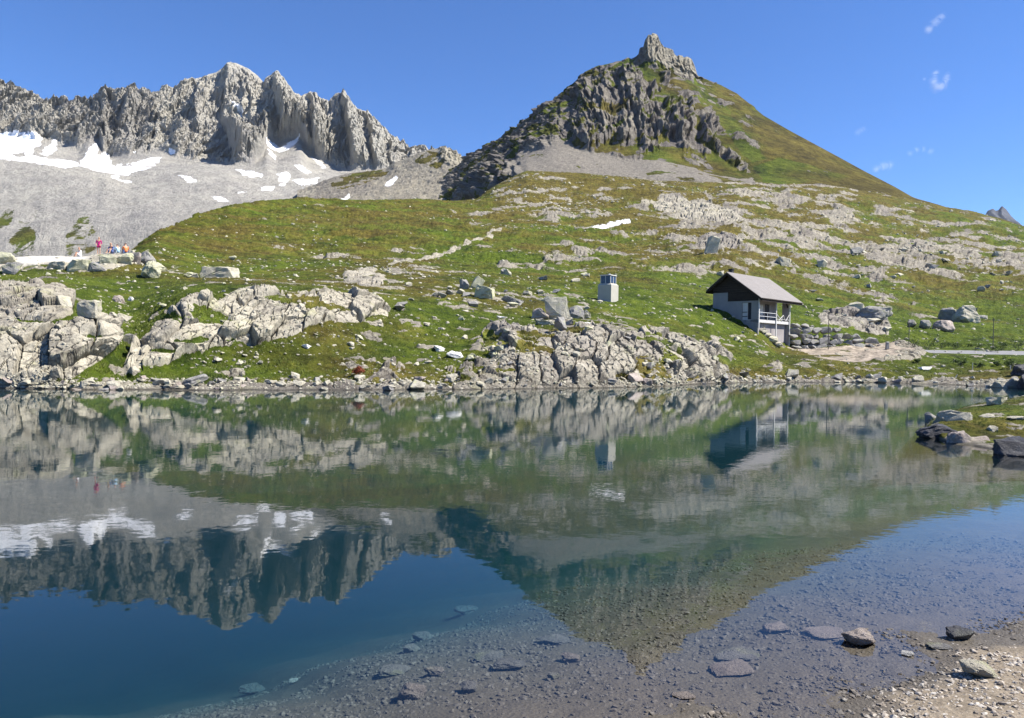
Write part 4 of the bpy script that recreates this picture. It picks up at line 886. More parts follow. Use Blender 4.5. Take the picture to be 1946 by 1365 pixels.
for k, (x, y, w, h) in enumerate(((1432, 618, 16, 6), (1440, 622, 22, 8), (1448, 629, 24, 9), (1458, 637, 24, 10), (1464, 646, 28, 12), (1474, 653, 26, 8))):
    gb(x, y + 3, w, h, ('topmost', 'second', 'third', 'fourth', 'fifth', 'lowest')[k] + ' rock, counted downwards, of the stepped bank under the porch', 'pale', group='stepped rocks under the porch', dr=1.0)

# rocks of the grassy spit
WB = lambda x, y, w, h, t, m='grey', **k: boulder(onz(x, y) + Vector((0, .3, 0)), w * onz(x, y).y / F0, k.pop('d', .8) * w * onz(x, y).y / F0, h * onz(x, y).y / F0, t, m, seed=int(x * 3 + y), group='boulders of the grassy spit', **k)
WB(1793, 834, 76, 28, 'black shaded boulder at the tip of the grassy spit', 'dark', d=.6, n=20, sink=.3)
WB(1822, 826, 74, 46, 'pale green slab topped block above the black boulder on the spit', 'pale', d=.6, n=18, tilt=(.0, .22), sink=.3)
WB(1838, 846, 56, 24, 'pinkish slab sloping into the water below the slab topped block', 'pink', d=.5, tilt=(.1, -.15), sink=.3)
WB(1873, 846, 48, 15, 'flat pinkish slab at the waterline right of the sloping slab', 'pink', d=.5, sink=.3)
WB(1946, 868, 76, 36, 'big black shaded boulder at the right edge of the spit', 'dark', d=.8, n=20, sink=.3)
WB(1784, 812, 34, 28, 'small jagged grey rock behind the black boulder of the spit', 'grey', d=.7)
for x, y, w, h, t in ((1872, 792, 30, 6, 'low pale stone in the grass in the middle of the spit'), (1895, 768, 34, 16, 'pale block on the far edge of the spit'), (1932, 796, 40, 6, 'flat pale stone on the spit near the right edge'), (1880, 818, 30, 10, 'small pale slab propped among dark hollows on the spit')):
    gb(x, y, w, h, t, 'pale', SZ, group='boulders of the grassy spit')

# stones of the beach and of the shallow lake bed
def bed_hit(x, y):
    az, te = ray(x, y); az = float(az); te = float(te); r = 1.0
    while r < 40:
        X_, Y_ = r * math.sin(az), r * math.cos(az)
        if EYE + r * te < bedz(X_, Y_): return Vector((X_, Y_, bedz(X_, Y_)))
        r += .03
    return None
BD = [(1830, 1218, 44, 20, 'dark', 'black wet stone standing out of the water at the beach edge', 0), (1868, 1290, 52, 20, 'pale', 'angular pale stone with a black left face on the beach', 0), (1728, 1250, 22, 8, 'white', 'flat striped stone at the water edge of the beach', 0),
      (1638, 1232, 56, 26, 'pink', 'brown stone breaking the surface near the beach', .1), (1475, 1205, 60, 20, 'pink', 'round submerged stone left of the brown half sunk one', .5), (1580, 1212, 74, 18, 'pink', 'long submerged slab touching the brown half sunk stone', .3),
      (1405, 1255, 90, 26, 'grey', 'biggest submerged boulder with a dark blue shadow below the mirrored summit', .3), (1395, 1285, 90, 14, 'pink', 'long flat submerged slab below the biggest submerged boulder', .3),
      (783, 1330, 56, 24, 'pink', 'oval submerged stone near the bottom edge', .5), (828, 1290, 52, 14, 'pink', 'pale submerged slab above the oval stone', .2), (781, 1240, 34, 12, 'grey', 'small submerged stone, lower of two between the mirrored mountains', .4), (803, 1218, 40, 12, 'grey', 'small submerged stone, upper of two between the mirrored mountains', .4),
      (884, 1168, 48, 10, 'grey', 'farthest submerged slab still visible in the middle', .2), (888, 1320, 36, 18, 'grey', 'submerged block right of the oval stone', .2), (1085, 1260, 38, 14, 'pink', 'submerged rounded stone left of the mirrored summit', .5), (968, 1275, 62, 14, 'grey', 'wide pale submerged slab in the middle of the shallows', .2),
      (1052, 1226, 62, 9, 'grey', 'dark edged submerged plate touching the mirrored slope', .1), (1052, 1292, 26, 10, 'grey', 'small submerged stone below the rounded one near the mirrored summit', .4), (748, 1285, 58, 10, 'grey', 'thin submerged slab left of the pale one near the bottom', .1), (930, 1256, 58, 8, 'grey', 'dark shadowed submerged plate above the wide pale slab', .1),
      (556, 1300, 20, 8, 'white', 'lone pale stone shining through the deep water left of the others', .2), (480, 1320, 50, 12, 'grey', 'flat submerged slab near the bottom left', .2), (1790, 1235, 40, 6, 'grey', 'faint submerged stone beside the black wet one', .3), (1300, 1330, 44, 12, 'pink', 'submerged slab in the pebbles at the bottom centre right', .2)]
for x, y, w, h, m, t, rn in BD:
    p = bed_hit(x, y)
    if p:
        s = p.length / F0
        if 'submerged' in t or 'deep' in t: h = min(h, max(.018, -.75 * p.z) / s)
        boulder(p + Vector((0, w * s * .25, 0)), w * s, w * s * .8, h * s, t, m, seed=int(x + y), rnd=rn, sink=.15, group='stones of the beach and shallows', name='stone', cat='stone')

# ------------------------------------------------------------------ counted boulders of the bank, shared labels
PROTO = {}
for m in ('pale', 'grey', 'yellow', 'pink'):
    for s in range(4):
        bm = rock_mesh(900 + s + 10 * len(PROTO), 12, 0.0 if s else .3, 1); me = bpy.data.meshes.new('boulder'); bm.to_mesh(me); bm.free(); me.materials.append(RM[m]); PROTO[m, s] = me
NR = np.random.RandomState(5)
def scatter_ids(mask_w, n):
    wgt = mask_w.ravel().astype(float); wgt = wgt / wgt.sum(); return NR.choice(wgt.size, n, replace=False, p=wgt)
inpic = (G_px > 5) & (G_px < 1941)
dDr = np.abs(np.gradient(G_py, axis=0)) + .05           # photo rows covered by each grid row
Pf = G_P.reshape(-1, 3)
CW = {'pale': 'pale', 'grey': 'grey', 'yellow': 'yellowish', 'pink': 'pinkish'}
ORD = {2: ['left', 'right'], 3: ['leftmost', 'middle', 'rightmost']}
def zone(x, y, kind):
    if kind == 'shore': return 'below ' + next(t for lim, t in ((235, 'the left edge outcrop'), (480, 'the large slab outcrop'), (660, 'the lower meadow'), (900, 'the red bush'), (1150, 'the shore bluff'), (1390, 'the boulders of the bluff top'), (1510, 'the hut'), (1700, 'the gravel track'), (9999, 'the road')) if x < lim)
    if kind == 'left': return next(t for lim, t in ((250, 'on the meadow of the left edge'), (480, 'around the large slab outcrop'), (9999, 'on the meadow right of the slab')) if x < lim) + (' near the shore' if y > 640 else ' higher up' if y < 560 else '')
    if kind == 'mid': return next(t for lim, t in ((900, 'left of the ridge boulders'), (1060, 'around the ridge boulders'), (1200, 'below the kiosk'), (9999, 'on the turf before the hut')) if x < lim) + (' near the shore' if y > 650 else ' higher up' if y < 575 else '')
    return next(t for lim, t in ((1620, 'above the stone wall'), (1740, 'above the gravel track'), (1840, 'around the three dark boulders'), (9999, 'near the right edge')) if x < lim) + (' by the road' if y > 600 else ' high on the slope' if y < 535 else '')
def many(mask, n, wp, kind, group, mats, name='boulder', cat='boulder'):
    L = {}
    for i in scatter_ids(mask * dDr * inpic, n):
        p = Pf[i]; s = p[1] / F0; w = NR.uniform(*wp) * s * (1 if NR.rand() > .15 else 1.5); m = mats[NR.randint(len(mats))]; f = NR.uniform(.6, 1.1); h = NR.uniform(.35, .75)
        o = bpy.data.objects.new(name, PROTO[m, NR.randint(4)]); o.location = (p[0], p[1], p[2] - w * .12); o.scale = (w, w * f, w * h); o.rotation_euler = (NR.uniform(-.25, .25), NR.uniform(-.25, .25), NR.uniform(0, 6.3)); link(o)
        x, y = proj(p[None]); x = float(x[0]); y = float(y[0]); wq = w / s; t = (wp[1] - wp[0]) / 3
        size = 'small' if wq < wp[0] + t else 'medium' if wq < wp[0] + 2 * t else 'large'
        L.setdefault((size, 'flat ' if h < .48 else 'tall ' if h > .63 else '', CW[m], zone(x, y, kind)), []).append((x, o))
    for (size, fl, col, z), os_ in L.items():
        os_.sort(key=lambda q: q[0]); k = len(os_)
        for j, (x, o) in enumerate(os_):
            wh = 'at the waterline ' if kind == 'shore' else ''
            lb = f'{size} {fl}{col} {cat} {wh}{z}' if k == 1 else f'{ORD[k][j]} of {"two" if k == 2 else "three"} {size} {fl}{col} {cat}s {wh}{z}' if k in ORD else f'one of several {size} {fl}{col} {cat}s {wh}{z}'
            tag(o, lb, cat, group)
many((G_P[..., 2] > -.02) & (G_P[..., 2] < .45) & (G_P[..., 1] < 75), 95, (9, 24), 'shore', 'stones along the far waterline', ('pale', 'pale', 'grey', 'pink'), 'shore_stone', 'stone')
many(((G_py > 520) & (G_py < 700) & (G_P[..., 2] > .8) & (G_px > 750) & (G_px < 1420)) * (.2 + G_dens) ** 2, 75, (8, 20), 'mid', 'boulders of the middle bank', ('pale', 'yellow', 'grey', 'pale'))
many(((G_py > 495) & (G_py < 700) & (G_P[..., 2] > .8) & (G_px < 750) & (G_rock < .5)) * 1.0, 45, (6, 15), 'left', 'stones of the left bank', ('pale', 'yellow', 'white') if ('white', 0) in PROTO else ('pale', 'yellow'), 'stone', 'stone')
many(((G_py > 480) & (G_py < 650) & (G_px > 1500)) * (.2 + G_dens) ** 2, 50, (7, 18), 'right', 'boulders of the right slope', ('pale', 'grey', 'pale'))

# ------------------------------------------------------------------ uncountable small stones (one mesh)
def stones(name, pos, size, mat, seed, flat=(.35, .8), label=None):
    """little angular stones merged in one mesh: jittered octahedra with 14 corners"""
    r = np.random.RandomState(seed); n = len(pos)
    base = np.array([(1, 0, 0), (-1, 0, 0), (0, 1, 0), (0, -1, 0), (0, 0, 1), (0, 0, -1), (.6, .6, .6), (-.6, .6, .6), (.6, -.6, .6), (-.6, -.6, .6), (.6, .6, -.6), (-.6, .6, -.6), (.6, -.6, -.6), (-.6, -.6, -.6)], float)
    bm = bmesh.new(); vs = [bm.verts.new(b) for b in base]; bmesh.ops.convex_hull(bm, input=bm.verts); bmesh.ops.triangulate(bm, faces=bm.faces); bm.verts.index_update()
    F = np.array([[v.index for v in f.verts] for f in bm.faces]); base = np.array([tuple(v.co) for v in bm.verts]); bm.free(); nb = len(base)
    V = base[None] * (.62 + .55 * r.rand(n, nb, 1)) * .5
    V = V * np.stack([np.ones(n), r.uniform(.55, 1, n), r.uniform(*flat, n)], -1)[:, None]
    a = r.uniform(0, 6.3, n); t = r.uniform(-.35, .35, n); ca, sa, ct, st = np.cos(a)[:, None], np.sin(a)[:, None], np.cos(t)[:, None], np.sin(t)[:, None]
    x, y, z = V[..., 0] * ct - V[..., 2] * st, V[..., 1], V[..., 0] * st + V[..., 2] * ct
    V = np.stack([x * ca - y * sa, x * sa + y * ca, z], -1) * size[:, None, None] + pos[:, None]
    Fq = (F[None] + (np.arange(n) * nb)[:, None, None]).reshape(-1, 3)
    return tag(mesh_np(name, V.reshape(-1, 3), Fq, mat, smooth=False), label, None, None, 'stuff')
okm = (G_P[..., 2] > .05) & (G_px > -150) & (G_px < 2100)
clump = ss(-.15, .35, fbm(G_P, (4, 4, 3), 4, .6, seed=601)) * (.12 + ss(60, 30, np.abs(G_P[..., 1] - 0)) * 0) 
i1 = scatter_ids(okm * dDr * (G_P[..., 1] < 120) * (.02 + clump * (.25 + G_dens)) * (1 + 9 * (G_P[..., 2] < .5)), 15000)
p = Pf[i1]; sz = (1.2 + 8 * NR.rand(len(p)) ** 5) * p[:, 1] / F0 * 1.2
stones('loose_stones', p, sz, RM['pale'], 11, label='loose pale stones strewn over the far bank')
fcl = ss(-.1, .3, fbm(G_P, (22, 22, 14), 5, .6, seed=602))
i2 = scatter_ids(okm * dDr * (G_P[..., 1] >= 100) * (.03 + fcl * (.12 + G_dens)) , 9000)
p = Pf[i2]; sz = (1.0 + 6.5 * NR.rand(len(p)) ** 5) * p[:, 1] / F0 * 1.15
stones('hillside_stones', p, sz, RM['pale'], 12, label='pale stones strewn over the grassy hillside')
# beach and shallows
xs_ = NR.uniform(-3.5, 6.5, 90000); ys_ = NR.uniform(3.8, 10.5, 90000); zb = near_z(xs_, ys_)
q3 = np.stack([xs_, ys_, zb], -1); qx, qy = proj(q3)
keep = (qx > -60) & (qx < 2010) & (qy < 1430) & (zb > -1.1)
pr = np.where(zb > -.02, .75 + .25 * (zb < .05), .55) * ss(-.5, .2, fbm(q3, .7, 4, seed=603)) * np.clip(5.5 / ys_, .3, 1)
keep &= NR.rand(len(zb)) < pr
q3 = q3[keep]; q3[:, 2] += 0.03 * (fbm(q3 * (1, 1, 0), 0.9, 4, seed=501) + .4) * ss(0.9, 0.0, np.abs(q3[:, 2]) * .6) + 0.10 * fbm(q3 * (1, 1, 0), 2.5, 3, seed=503) * ss(-.1, -.8, q3[:, 2])
szb = .010 + .045 * NR.rand(len(q3)) ** 4 + .012 * NR.rand(len(q3)) + .02 * (q3[:, 2] < -.05) * NR.rand(len(q3)) ** 2
n = NT('beach_pebble'); oi = n.noise(6, 3); v1 = n.vor(30, out='Color'); sep = n.n('ShaderNodeSeparateColor'); n.put(sep.inputs[0], v1)
c = n.ramp(sep.outputs[0], [(0, (.13, .11, .09)), (.4, (.25, .21, .165)), (.75, (.36, .32, .27)), (1, (.46, .43, .38))]); zz = n.n('ShaderNodeSeparateXYZ'); n.put(zz.inputs[0], n.P()); c = n.mix(n.mr(zz.outputs[2], .0, .04, .85, 0), c, (.05, .045, .04)); n.bsdf(c, .8, n.bump(n.noise(90, 4), .004, .6), .3); M_PEB = n.m
stones('gravel', q3, szb, M_PEB, 13, (.3, .7), 'pebbles of the beach and the shallow lake bed')

# ------------------------------------------------------------------ hut
def bmat(name, col, **k): return mat_simple(name, col, **k)
n = NT('board_marked_concrete'); a = n.noise(1.2, 6, .6); b = n.noise(5, 5, .7, n.scale(n.P(), (1, 1, .15)))
c = n.mix(a, (.20, .197, .195), (.29, .283, .277)); c = n.mix(n.mr(b, .5, .7, 0, .4), c, (.30, .29, .28)); n.bsdf(c, .9, n.bump(b, .01, .5), .2); M_CON = n.m
M_CON2 = bmat('grey_mauve_concrete', (.27, .25, .25), k=1.0, var=.15)
M_WHITE = bmat('white_paint', (.50, .49, .475), k=2, var=.06, rough=.6)
M_RAIL = bmat('galvanised_rail', (.55, .56, .58), k=2, var=.1, rough=.5)
M_DARK = bmat('dark_parts_and_shade', (.03, .03, .035), k=2, rough=.7)  # dark parts, and painted shade for the open doorway
n = NT('old_dark_timber'); st = n.noise(3, 6, .7, n.scale(n.P(), (.3, .3, 9)))
c = n.ramp(st, [(.3, (.012, .010, .008)), (.55, (.035, .027, .022)), (.75, (.085, .066, .052))]); n.bsdf(c, .85, n.bump(st, .02, .8), .2); M_TIM = n.m
# corrugated sheet: ribs run down the slope
HC = Vector((27.96, 87.0, 6.28)); EA = Vector((math.sqrt(.5), math.sqrt(.5), 0)); GA = Vector((-math.sqrt(.5), math.sqrt(.5), 0))
HM = Matrix((( EA.x, GA.x, 0), (EA.y, GA.y, 0), (0, 0, 1))).to_4x4()
n = NT('corrugated_roof'); tc = n.n('ShaderNodeTexCoord'); sx = n.n('ShaderNodeSeparateXYZ'); n.put(sx.inputs[0], tc.outputs['Object'])
c = n.mix(n.noise(.9, 6, .6), (.215, .197, .186), (.295, .27, .255)); n.bsdf(c, .55, None, .35); M_ROOF = n.m
hut = bpy.data.objects.new('mountain_hut', None); hut.matrix_world = Matrix.Translation(HC) @ HM; link(hut)
tag(hut, 'concrete and dark timber hut with grey corrugated roof and porch on stilts above the lake', 'hut')
def roofz(v): return 2.38 + (v + .77) * .717 if v <= 3.68 else 2.38 + 4.45 * .717 - (v - 3.68) * .76
# gable and side walls (local: x along the eave, y along the gable, z up from the porch floor)
def panel(name, pts, thick, mat, parent=hut): bm = bmesh.new(); prism(bm, pts, thick); bmesh.ops.recalc_face_normals(bm, faces=bm.faces); return ob(name, bm, mat, parent)
bm = bmesh.new()
prism(bm, [(0, 0, -2.6), (0, .85, -2.6), (0, .85, 2.15), (0, 0, 2.15)], (.22, 0, 0))
prism(bm, [(0, .85, 1.95), (0, 2.02, 1.95), (0, 2.02, 2.15), (0, .85, 2.15)], (.22, 0, 0))
prism(bm, [(0, .85, -2.6), (0, 2.02, -2.6), (0, 2.02, -.05), (0, .85, -.05)], (.22, 0, 0))
prism(bm, [(0, 2.02, -2.6), (0, 3.85, -2.6), (0, 3.85, 2.15), (0, 2.02, 2.15)], (.22, 0, 0))
prism(bm, [(0, 3.85, -2.6), (0, 5.8, -2.6), (0, 5.8, 3.2), (0, 3.85, 3.2)], (.22, 0, 0))
bmesh.ops.recalc_face_normals(bm, faces=bm.faces); ob('gable_wall', bm, M_CON, hut)
panel('back_wall', [(.22, 5.58, -2.6), (7.74, 5.58, -2.6), (7.74, 5.58, 3.6), (.22, 5.58, 3.6)], (0, .22, 0), M_CON)
panel('porch_wall', [(.22, 1.45, .003), (7.6, 1.45, .003), (7.6, 1.45, 3.7), (.22, 1.45, 3.7)], (0, .2, 0), M_CON2)
panel('end_wall', [(7.52, .0, .003), (7.52, .75, .003), (7.52, .75, 2.75), (7.52, .0, 2.6)], (.22, 0, 0), M_CON2)
panel('end_wall', [(7.62, 1.66, -2.6), (7.62, 5.57, -2.6), (7.62, 5.57, 3.7), (7.62, 3.68, 5.2), (7.62, 1.66, 3.9)], (.12, 0, 0), M_CON)
bm = bmesh.new()   # weatherboards of the gable, one lapped over the next
z = 2.155
while z < 5.35:
    z2 = min(z + .27, 5.5); y0 = max(-.02, (z2 - 2.30) / .717 - .77); y1 = min(5.8, 3.68 + (5.45 - z2) / .76)
    lo = 3.85 if False else 0
    if y1 > y0:
        yy1 = y1 if z >= 3.2 else min(y1, 3.84)
        if yy1 > y0: prism(bm, [(-.035, y0, z), (-.035, yy1, z), (-.01, yy1, z2), (-.01, y0, z2)], (.10, 0, 0))
    z = z2 + .004
bmesh.ops.recalc_face_normals(bm, faces=bm.faces); ob('gable_boards', bm, M_TIM, hut)
# roof: corrugated sheets on both slopes
def slope(y0, y1, name):
    bm = bmesh.new(); u0, u1 = -.69, 9.86; nr = 420; A = []
    for k in range(nr + 1):
        u = u0 + (u1 - u0) * k / nr; dz = .035 * math.cos(u / .20 * 2 * math.pi)
        A.append([bm.verts.new((u, y, roofz(y) + dz + t)) for y, t in ((y0, 0), (y1, 0))])
    for k in range(nr): bm.faces.new([A[k][0], A[k + 1][0], A[k + 1][1], A[k][1]])
    for f in bm.faces: f.normal_update()
    return ob(name, bm, M_ROOF, hut, True)
slope(-.77, 3.68, 'roof'); slope(3.70, 6.43, 'roof')
panel('roof_board', [(-.66, -.75, 2.22), (-.66, 3.68, roofz(3.68) - .14), (-.66, 6.4, roofz(6.4) - .14), (-.66, 6.4, roofz(6.4) - .32), (-.66, 3.68, roofz(3.68) - .36), (-.66, -.75, 2.05)], (10.48, 0, 0), M_TIM)
panel('gutter', [(-.7, -.86, 2.28), (-.7, -.76, 2.28), (-.7, -.76, 2.38), (-.7, -.86, 2.38)], (10.5, 0, 0), M_TIM)
bm = bmesh.new(); box(bm, (.9, 3.9, 4.9), (1.35, 4.35, 6.0)); ch = ob('chimney', bm, M_DARK, hut); bm = bmesh.new(); box(bm, (.82, 3.82, 6.003), (1.43, 4.43, 6.09)); ob('chimney_cap', bm, M_DARK, ch)
# porch: slab, posts, rails, lower walls
panel('porch_floor', [(0, -.06, -.34), (7.74, -.06, -.34), (7.74, -.06, 0), (0, -.06, 0)], (0, 1.5, 0), M_WHITE)
for u, zb in ((-.10, -1.0), (4.16, -3.3), (7.66, -3.3)):
    bm = bmesh.new(); box(bm, (u, -.16, zb), (u + .15, -.065, 2.45)); ob('post', bm, M_WHITE, hut)
panel('lower_wall', [(.25, .35, -3.4), (7.55, .35, -3.4), (7.55, .35, -.345), (.25, .35, -.345)], (0, .22, 0), M_CON2)
panel('lower_end_wall', [(7.553, .0, -3.4), (7.553, 5.5, -3.4), (7.553, 5.5, -.345), (7.553, .0, -.345)], (.18, 0, 0), M_CON2)
bm = bmesh.new()
for z in (.38, .82): tube(bm, (.05, -.1, z), (4.16, -.1, z), .032)
tube(bm, (2.1, -.1, 0), (2.1, -.1, .82), .035); ob('railing', bm, M_RAIL, hut)
bm = bmesh.new()
for a_, b_ in (((4.34, -.1, .75), (5.7, -.1, .05)), ((4.9, -.1, .05), (6.1, -.1, .72)), ((6.1, -.1, .72), (6.6, -.1, .05)), ((6.75, -.1, .08), (7.6, -.1, .8)), ((5.75, -.1, 0), (5.75, -.1, .55))): tube(bm, a_, b_, .045)
tube(bm, (4.32, -.1, .2), (7.65, -.1, .2), .025); ob('braced_railing', bm, M_WHITE, hut)
panel('rafter_brace', [(6.9, -.02, 2.4), (7.05, -.02, 2.5), (7.5, -.02, 1.75), (7.4, -.02, 1.65)], (0, .1, 0), M_TIM)
# doors
dr = panel('door', [(.12, 1.36, -.04), (.12, 2.0, -.04), (.12, 2.0, 1.94), (.12, 1.36, 1.94)], (.05, 0, 0), M_WHITE)
bm = bmesh.new()
for z in (.32, .82): box(bm, (.08, 1.38, z), (.117, 1.98, z + .08))
ob('door_bar', bm, M_DARK, dr)
panel('doorway_shade', [(.215, .86, -.04), (.215, 1.352, -.04), (.215, 1.352, 1.94), (.215, .86, 1.94)], (.02, 0, 0), M_DARK)  # dark sheet in place of the unlit interior behind the open door
panel('door', [(4.5, 1.40, .01), (5.5, 1.40, .01), (5.5, 1.40, 2.0), (4.5, 1.40, 2.0)], (0, .045, 0), M_DARK)
panel('window_shutter', [(2.6, 1.40, .7), (3.9, 1.40, .7), (3.9, 1.40, 1.9), (2.6, 1.40, 1.9)], (0, .045, 0), M_WHITE)
# round backed garden chair at the open end of the porch
ch = empty('garden_chair', HC + HM @ Vector((6.5, .75, .02)), math.radians(45))
tag(ch, 'white garden chair with rounded back at the open end of the hut porch', 'chair')
bm = bmesh.new(); box(bm, (-.24, -.24, .42), (.24, .24, .46)); ob('seat', bm, M_WHITE, ch)
bm = bmesh.new(); L = [(.26 * math.cos(a), .22, .75 + .32 * math.sin(a)) for a in [math.radians(-60 + 30 * k) for k in range(11)]]
for p0, p1 in zip(L, L[1:] + L[:1]): tube(bm, p0, p1, .035, n=6)
ob('backrest', bm, M_WHITE, ch)
for sx_, sy_ in ((-1, -1), (1, -1), (-1, 1), (1, 1)):
    bm = bmesh.new(); tube(bm, (.2 * sx_, .2 * sy_, .42), (.23 * sx_, .23 * sy_, 0), .02, n=6); ob('leg', bm, M_WHITE, ch)

# ------------------------------------------------------------------ dry stone wall beside the hut
bm = bmesh.new(); rr = random.Random(21)
W0_ = at(1501, 663, 92.6); W1_ = at(1672, 661, 95); Lw = (W1_ - W0_).length; dw = (W1_ - W0_).normalized(); nw_ = Vector((dw.y, -dw.x, 0)).normalized()
zz = 0.0
while zz < 2.9:
    hrow = rr.uniform(.5, .8); u = rr.uniform(-.3, 0); lim = Lw * (1 - (zz / 3.1) ** 1.3) if zz > .4 else Lw
    while u < lim:
        wst = rr.uniform(.8, 1.6) if u < Lw * .65 else rr.uniform(1.1, 2.2); b2 = rock_mesh(rr.randint(0, 9999), 12, .12, 0)
        top = hrow * rr.uniform(.8, 1.15); c0 = W0_ + dw * (u + wst / 2) + nw_ * (.35 - zz * .16 + rr.uniform(-.06, .06)) + Vector((0, 0, zz - .1))
        T = Matrix.Translation(c0) @ Matrix.Rotation(math.atan2(dw.y, dw.x) + rr.uniform(-.12, .12), 4, 'Z') @ Matrix.Rotation(rr.uniform(-.15, .15), 4, 'Y') @ Matrix.Diagonal((wst * 1.12, .9, top * 1.15, 1))
        bmesh.ops.transform(b2, matrix=T, verts=b2.verts); me = bpy.data.meshes.new('t'); b2.to_mesh(me); b2.free(); bm.from_mesh(me); bpy.data.meshes.remove(me); u += wst * 1.02
    zz += hrow
tag(ob('stone_wall', bm, RM['grey']), 'dry retaining wall of big grey boulders stepping down to the right of the hut', 'stone wall')

# ------------------------------------------------------------------ concrete kiosk with a glazed top
kp = GZ(1161, 575); kb = Vector((at(1161, 575, 85).x, 85.0, at(1161, 575, 85).z))
nr_ = Vector((.81, -.59, 0)).normalized(); nl_ = Vector((-nr_.y * -1, 0, 0)); nl_ = Vector((-.59, -.81, 0)).normalized(); S_ = 1.7
kio = bpy.data.objects.new('concrete_kiosk', None); KM = Matrix(((-nr_.x, -nl_.x, 0), (-nr_.y, -nl_.y, 0), (0, 0, 1))).to_4x4()
kio.matrix_world = Matrix.Translation(kb) @ KM; link(kio); tag(kio, 'small square concrete kiosk with a glazed top standing alone on the meadow', 'kiosk')
n = NT('pale_cast_concrete'); zc = n.n('ShaderNodeSeparateXYZ'); n.put(zc.inputs[0], n.P()); c = n.mix(n.noise(2, 6, .6), (.33, .315, .275), (.43, .41, .36))
ln = n.mr(n.mth('ABSOLUTE', n.mth('SUBTRACT', n.mth('FRACT', n.mth('MULTIPLY', zc.outputs[2], 1.6)), .5)), .0, .04, .45, 0); c = n.mix(ln, c, (.36, .34, .30)); n.bsdf(c, .9, n.bump(n.noise(8, 4), .01, .5), .2); M_KIO = n.m
def frus(bm, x0, x1, x2, x3, z0, z1):
    v = [bm.verts.new(p) for p in ((x0, x0, z0), (x1, x0, z0), (x1, x1, z0), (x0, x1, z0), (x2, x2, z1), (x3, x2, z1), (x3, x3, z1), (x2, x3, z1))]
    for f in ((0, 3, 2, 1), (4, 5, 6, 7), (0, 1, 5, 4), (1, 2, 6, 5), (2, 3, 7, 6), (3, 0, 4, 7)): bm.faces.new([v[k] for k in f])
bm = bmesh.new(); frus(bm, 0, S_, 0, S_, -.6, 2.0); bmesh.ops.recalc_face_normals(bm, faces=bm.faces); ob('body', bm, M_KIO, kio)
bm = bmesh.new(); frus(bm, 0.003, S_ - .003, .17, S_ - .17, 2.0, 2.18); bmesh.ops.recalc_face_normals(bm, faces=bm.faces); ob('shoulder', bm, M_KIO, kio)
bm = bmesh.new(); frus(bm, -.06, S_ + .06, -.03, S_ + .03, -.65, .05); bmesh.ops.recalc_face_normals(bm, faces=bm.faces); ob('plinth', bm, M_CON2, kio)
g0, g1 = .2, S_ - .2
n = NT('window_glass'); n.bsdf((.015, .03, .07), .12, None, .45); M_GLASS = n.m
lan = bmesh.new()
def MU(a, b): bm = bmesh.new(); box(bm, a, b); ob('mullion', bm, M_WHITE, kio)
for x in (g0, (g0 + g1) / 2 - .03, g1 - .07):
    MU((x, g0, 2.18), (x + .07, g0 + .07, 3.05)); MU((x, g1 - .07, 2.18), (x + .07, g1, 3.05))
for y in ((g0 + g1) / 2 - .03,):
    MU((g0, y, 2.18), (g0 + .07, y + .07, 3.05)); MU((g1 - .07, y, 2.18), (g1, y + .07, 3.05))
lan.free(); lf = kio
for k, (a_, b_) in enumerate((((g0 + .08, g0 + .02, 2.22), ((g0 + g1) / 2 - .04, g0 + .035, 3.0)), (((g0 + g1) / 2 + .05, g0 + .02, 2.22), (g1 - .08, g0 + .035, 3.0)), ((g0 + .02, g0 + .08, 2.22), (g0 + .035, (g0 + g1) / 2 - .04, 3.0)), ((g0 + .02, (g0 + g1) / 2 + .05, 2.22), (g0 + .035, g1 - .08, 3.0)),
                              ((g0 + .08, g1 - .035, 2.22), (g1 - .08, g1 - .02, 3.0)), ((g1 - .035, g0 + .08, 2.22), (g1 - .02, g1 - .08, 3.0)))):
    bm = bmesh.new(); box(bm, a_, b_); ob('pane', bm, M_GLASS, lf)
bm = bmesh.new(); frus(bm, .12, S_ - .12, .16, S_ - .16, 3.053, 3.13); bmesh.ops.recalc_face_normals(bm, faces=bm.faces); kr = ob('roof', bm, M_WHITE, kio)
bm = bmesh.new(); tube(bm, (.55, .55, 3.133), (.55, .55, 3.26), .14, .10, 10); ob('vent', bm, M_RAIL, kr)

# ------------------------------------------------------------------ poles, marker posts
M_POLE = bmat('weathered_pole', (.10, .095, .085), k=4)
def pole(x, yb, yt, D, label, rad=.06, mat=M_POLE, name='utility_pole', cat='pole', group='thin poles along the road', cap=True):
    p = at(x, yb, D); h = (yb - yt) * D / F0; t = empty(name, p); tag(t, label, cat, group)
    bm = bmesh.new(); tube(bm, (0, 0, -.6), (0, 0, h), rad, rad * .75, 8); ob('shaft', bm, mat, t)
    if cap:
        bm = bmesh.new(); tube(bm, (-.13, 0, h - .25), (.13, 0, h - .25), .03, n=6); tube(bm, (.11, 0, h - .25), (.11, 0, h - .1), .035, .025, 6); tube(bm, (-.11, 0, h - .25), (-.11, 0, h - .1), .035, .025, 6); ob('insulator_bracket', bm, mat, t)
    return t
pole(1574, 660, 593, 92, 'thin grey pole standing in front of the dry stone wall')
pole(1727, 659, 613, 96, 'thin grey pole in the grass at the middle of the road, shortest of the three')
pole(1887, 664, 605, 96, 'thin dark pole by the road nearest to the right edge')
pole(1848, 711, 690, 73, 'white marker post on the lawn, left of the pair', .035, M_WHITE, 'marker_post', 'post', 'white marker posts', False)
pole(1920, 714, 695, 71, 'white marker post on the lawn, right of the pair next to the black boulder', .04, M_WHITE, 'marker_post', 'post', 'white marker posts', False)
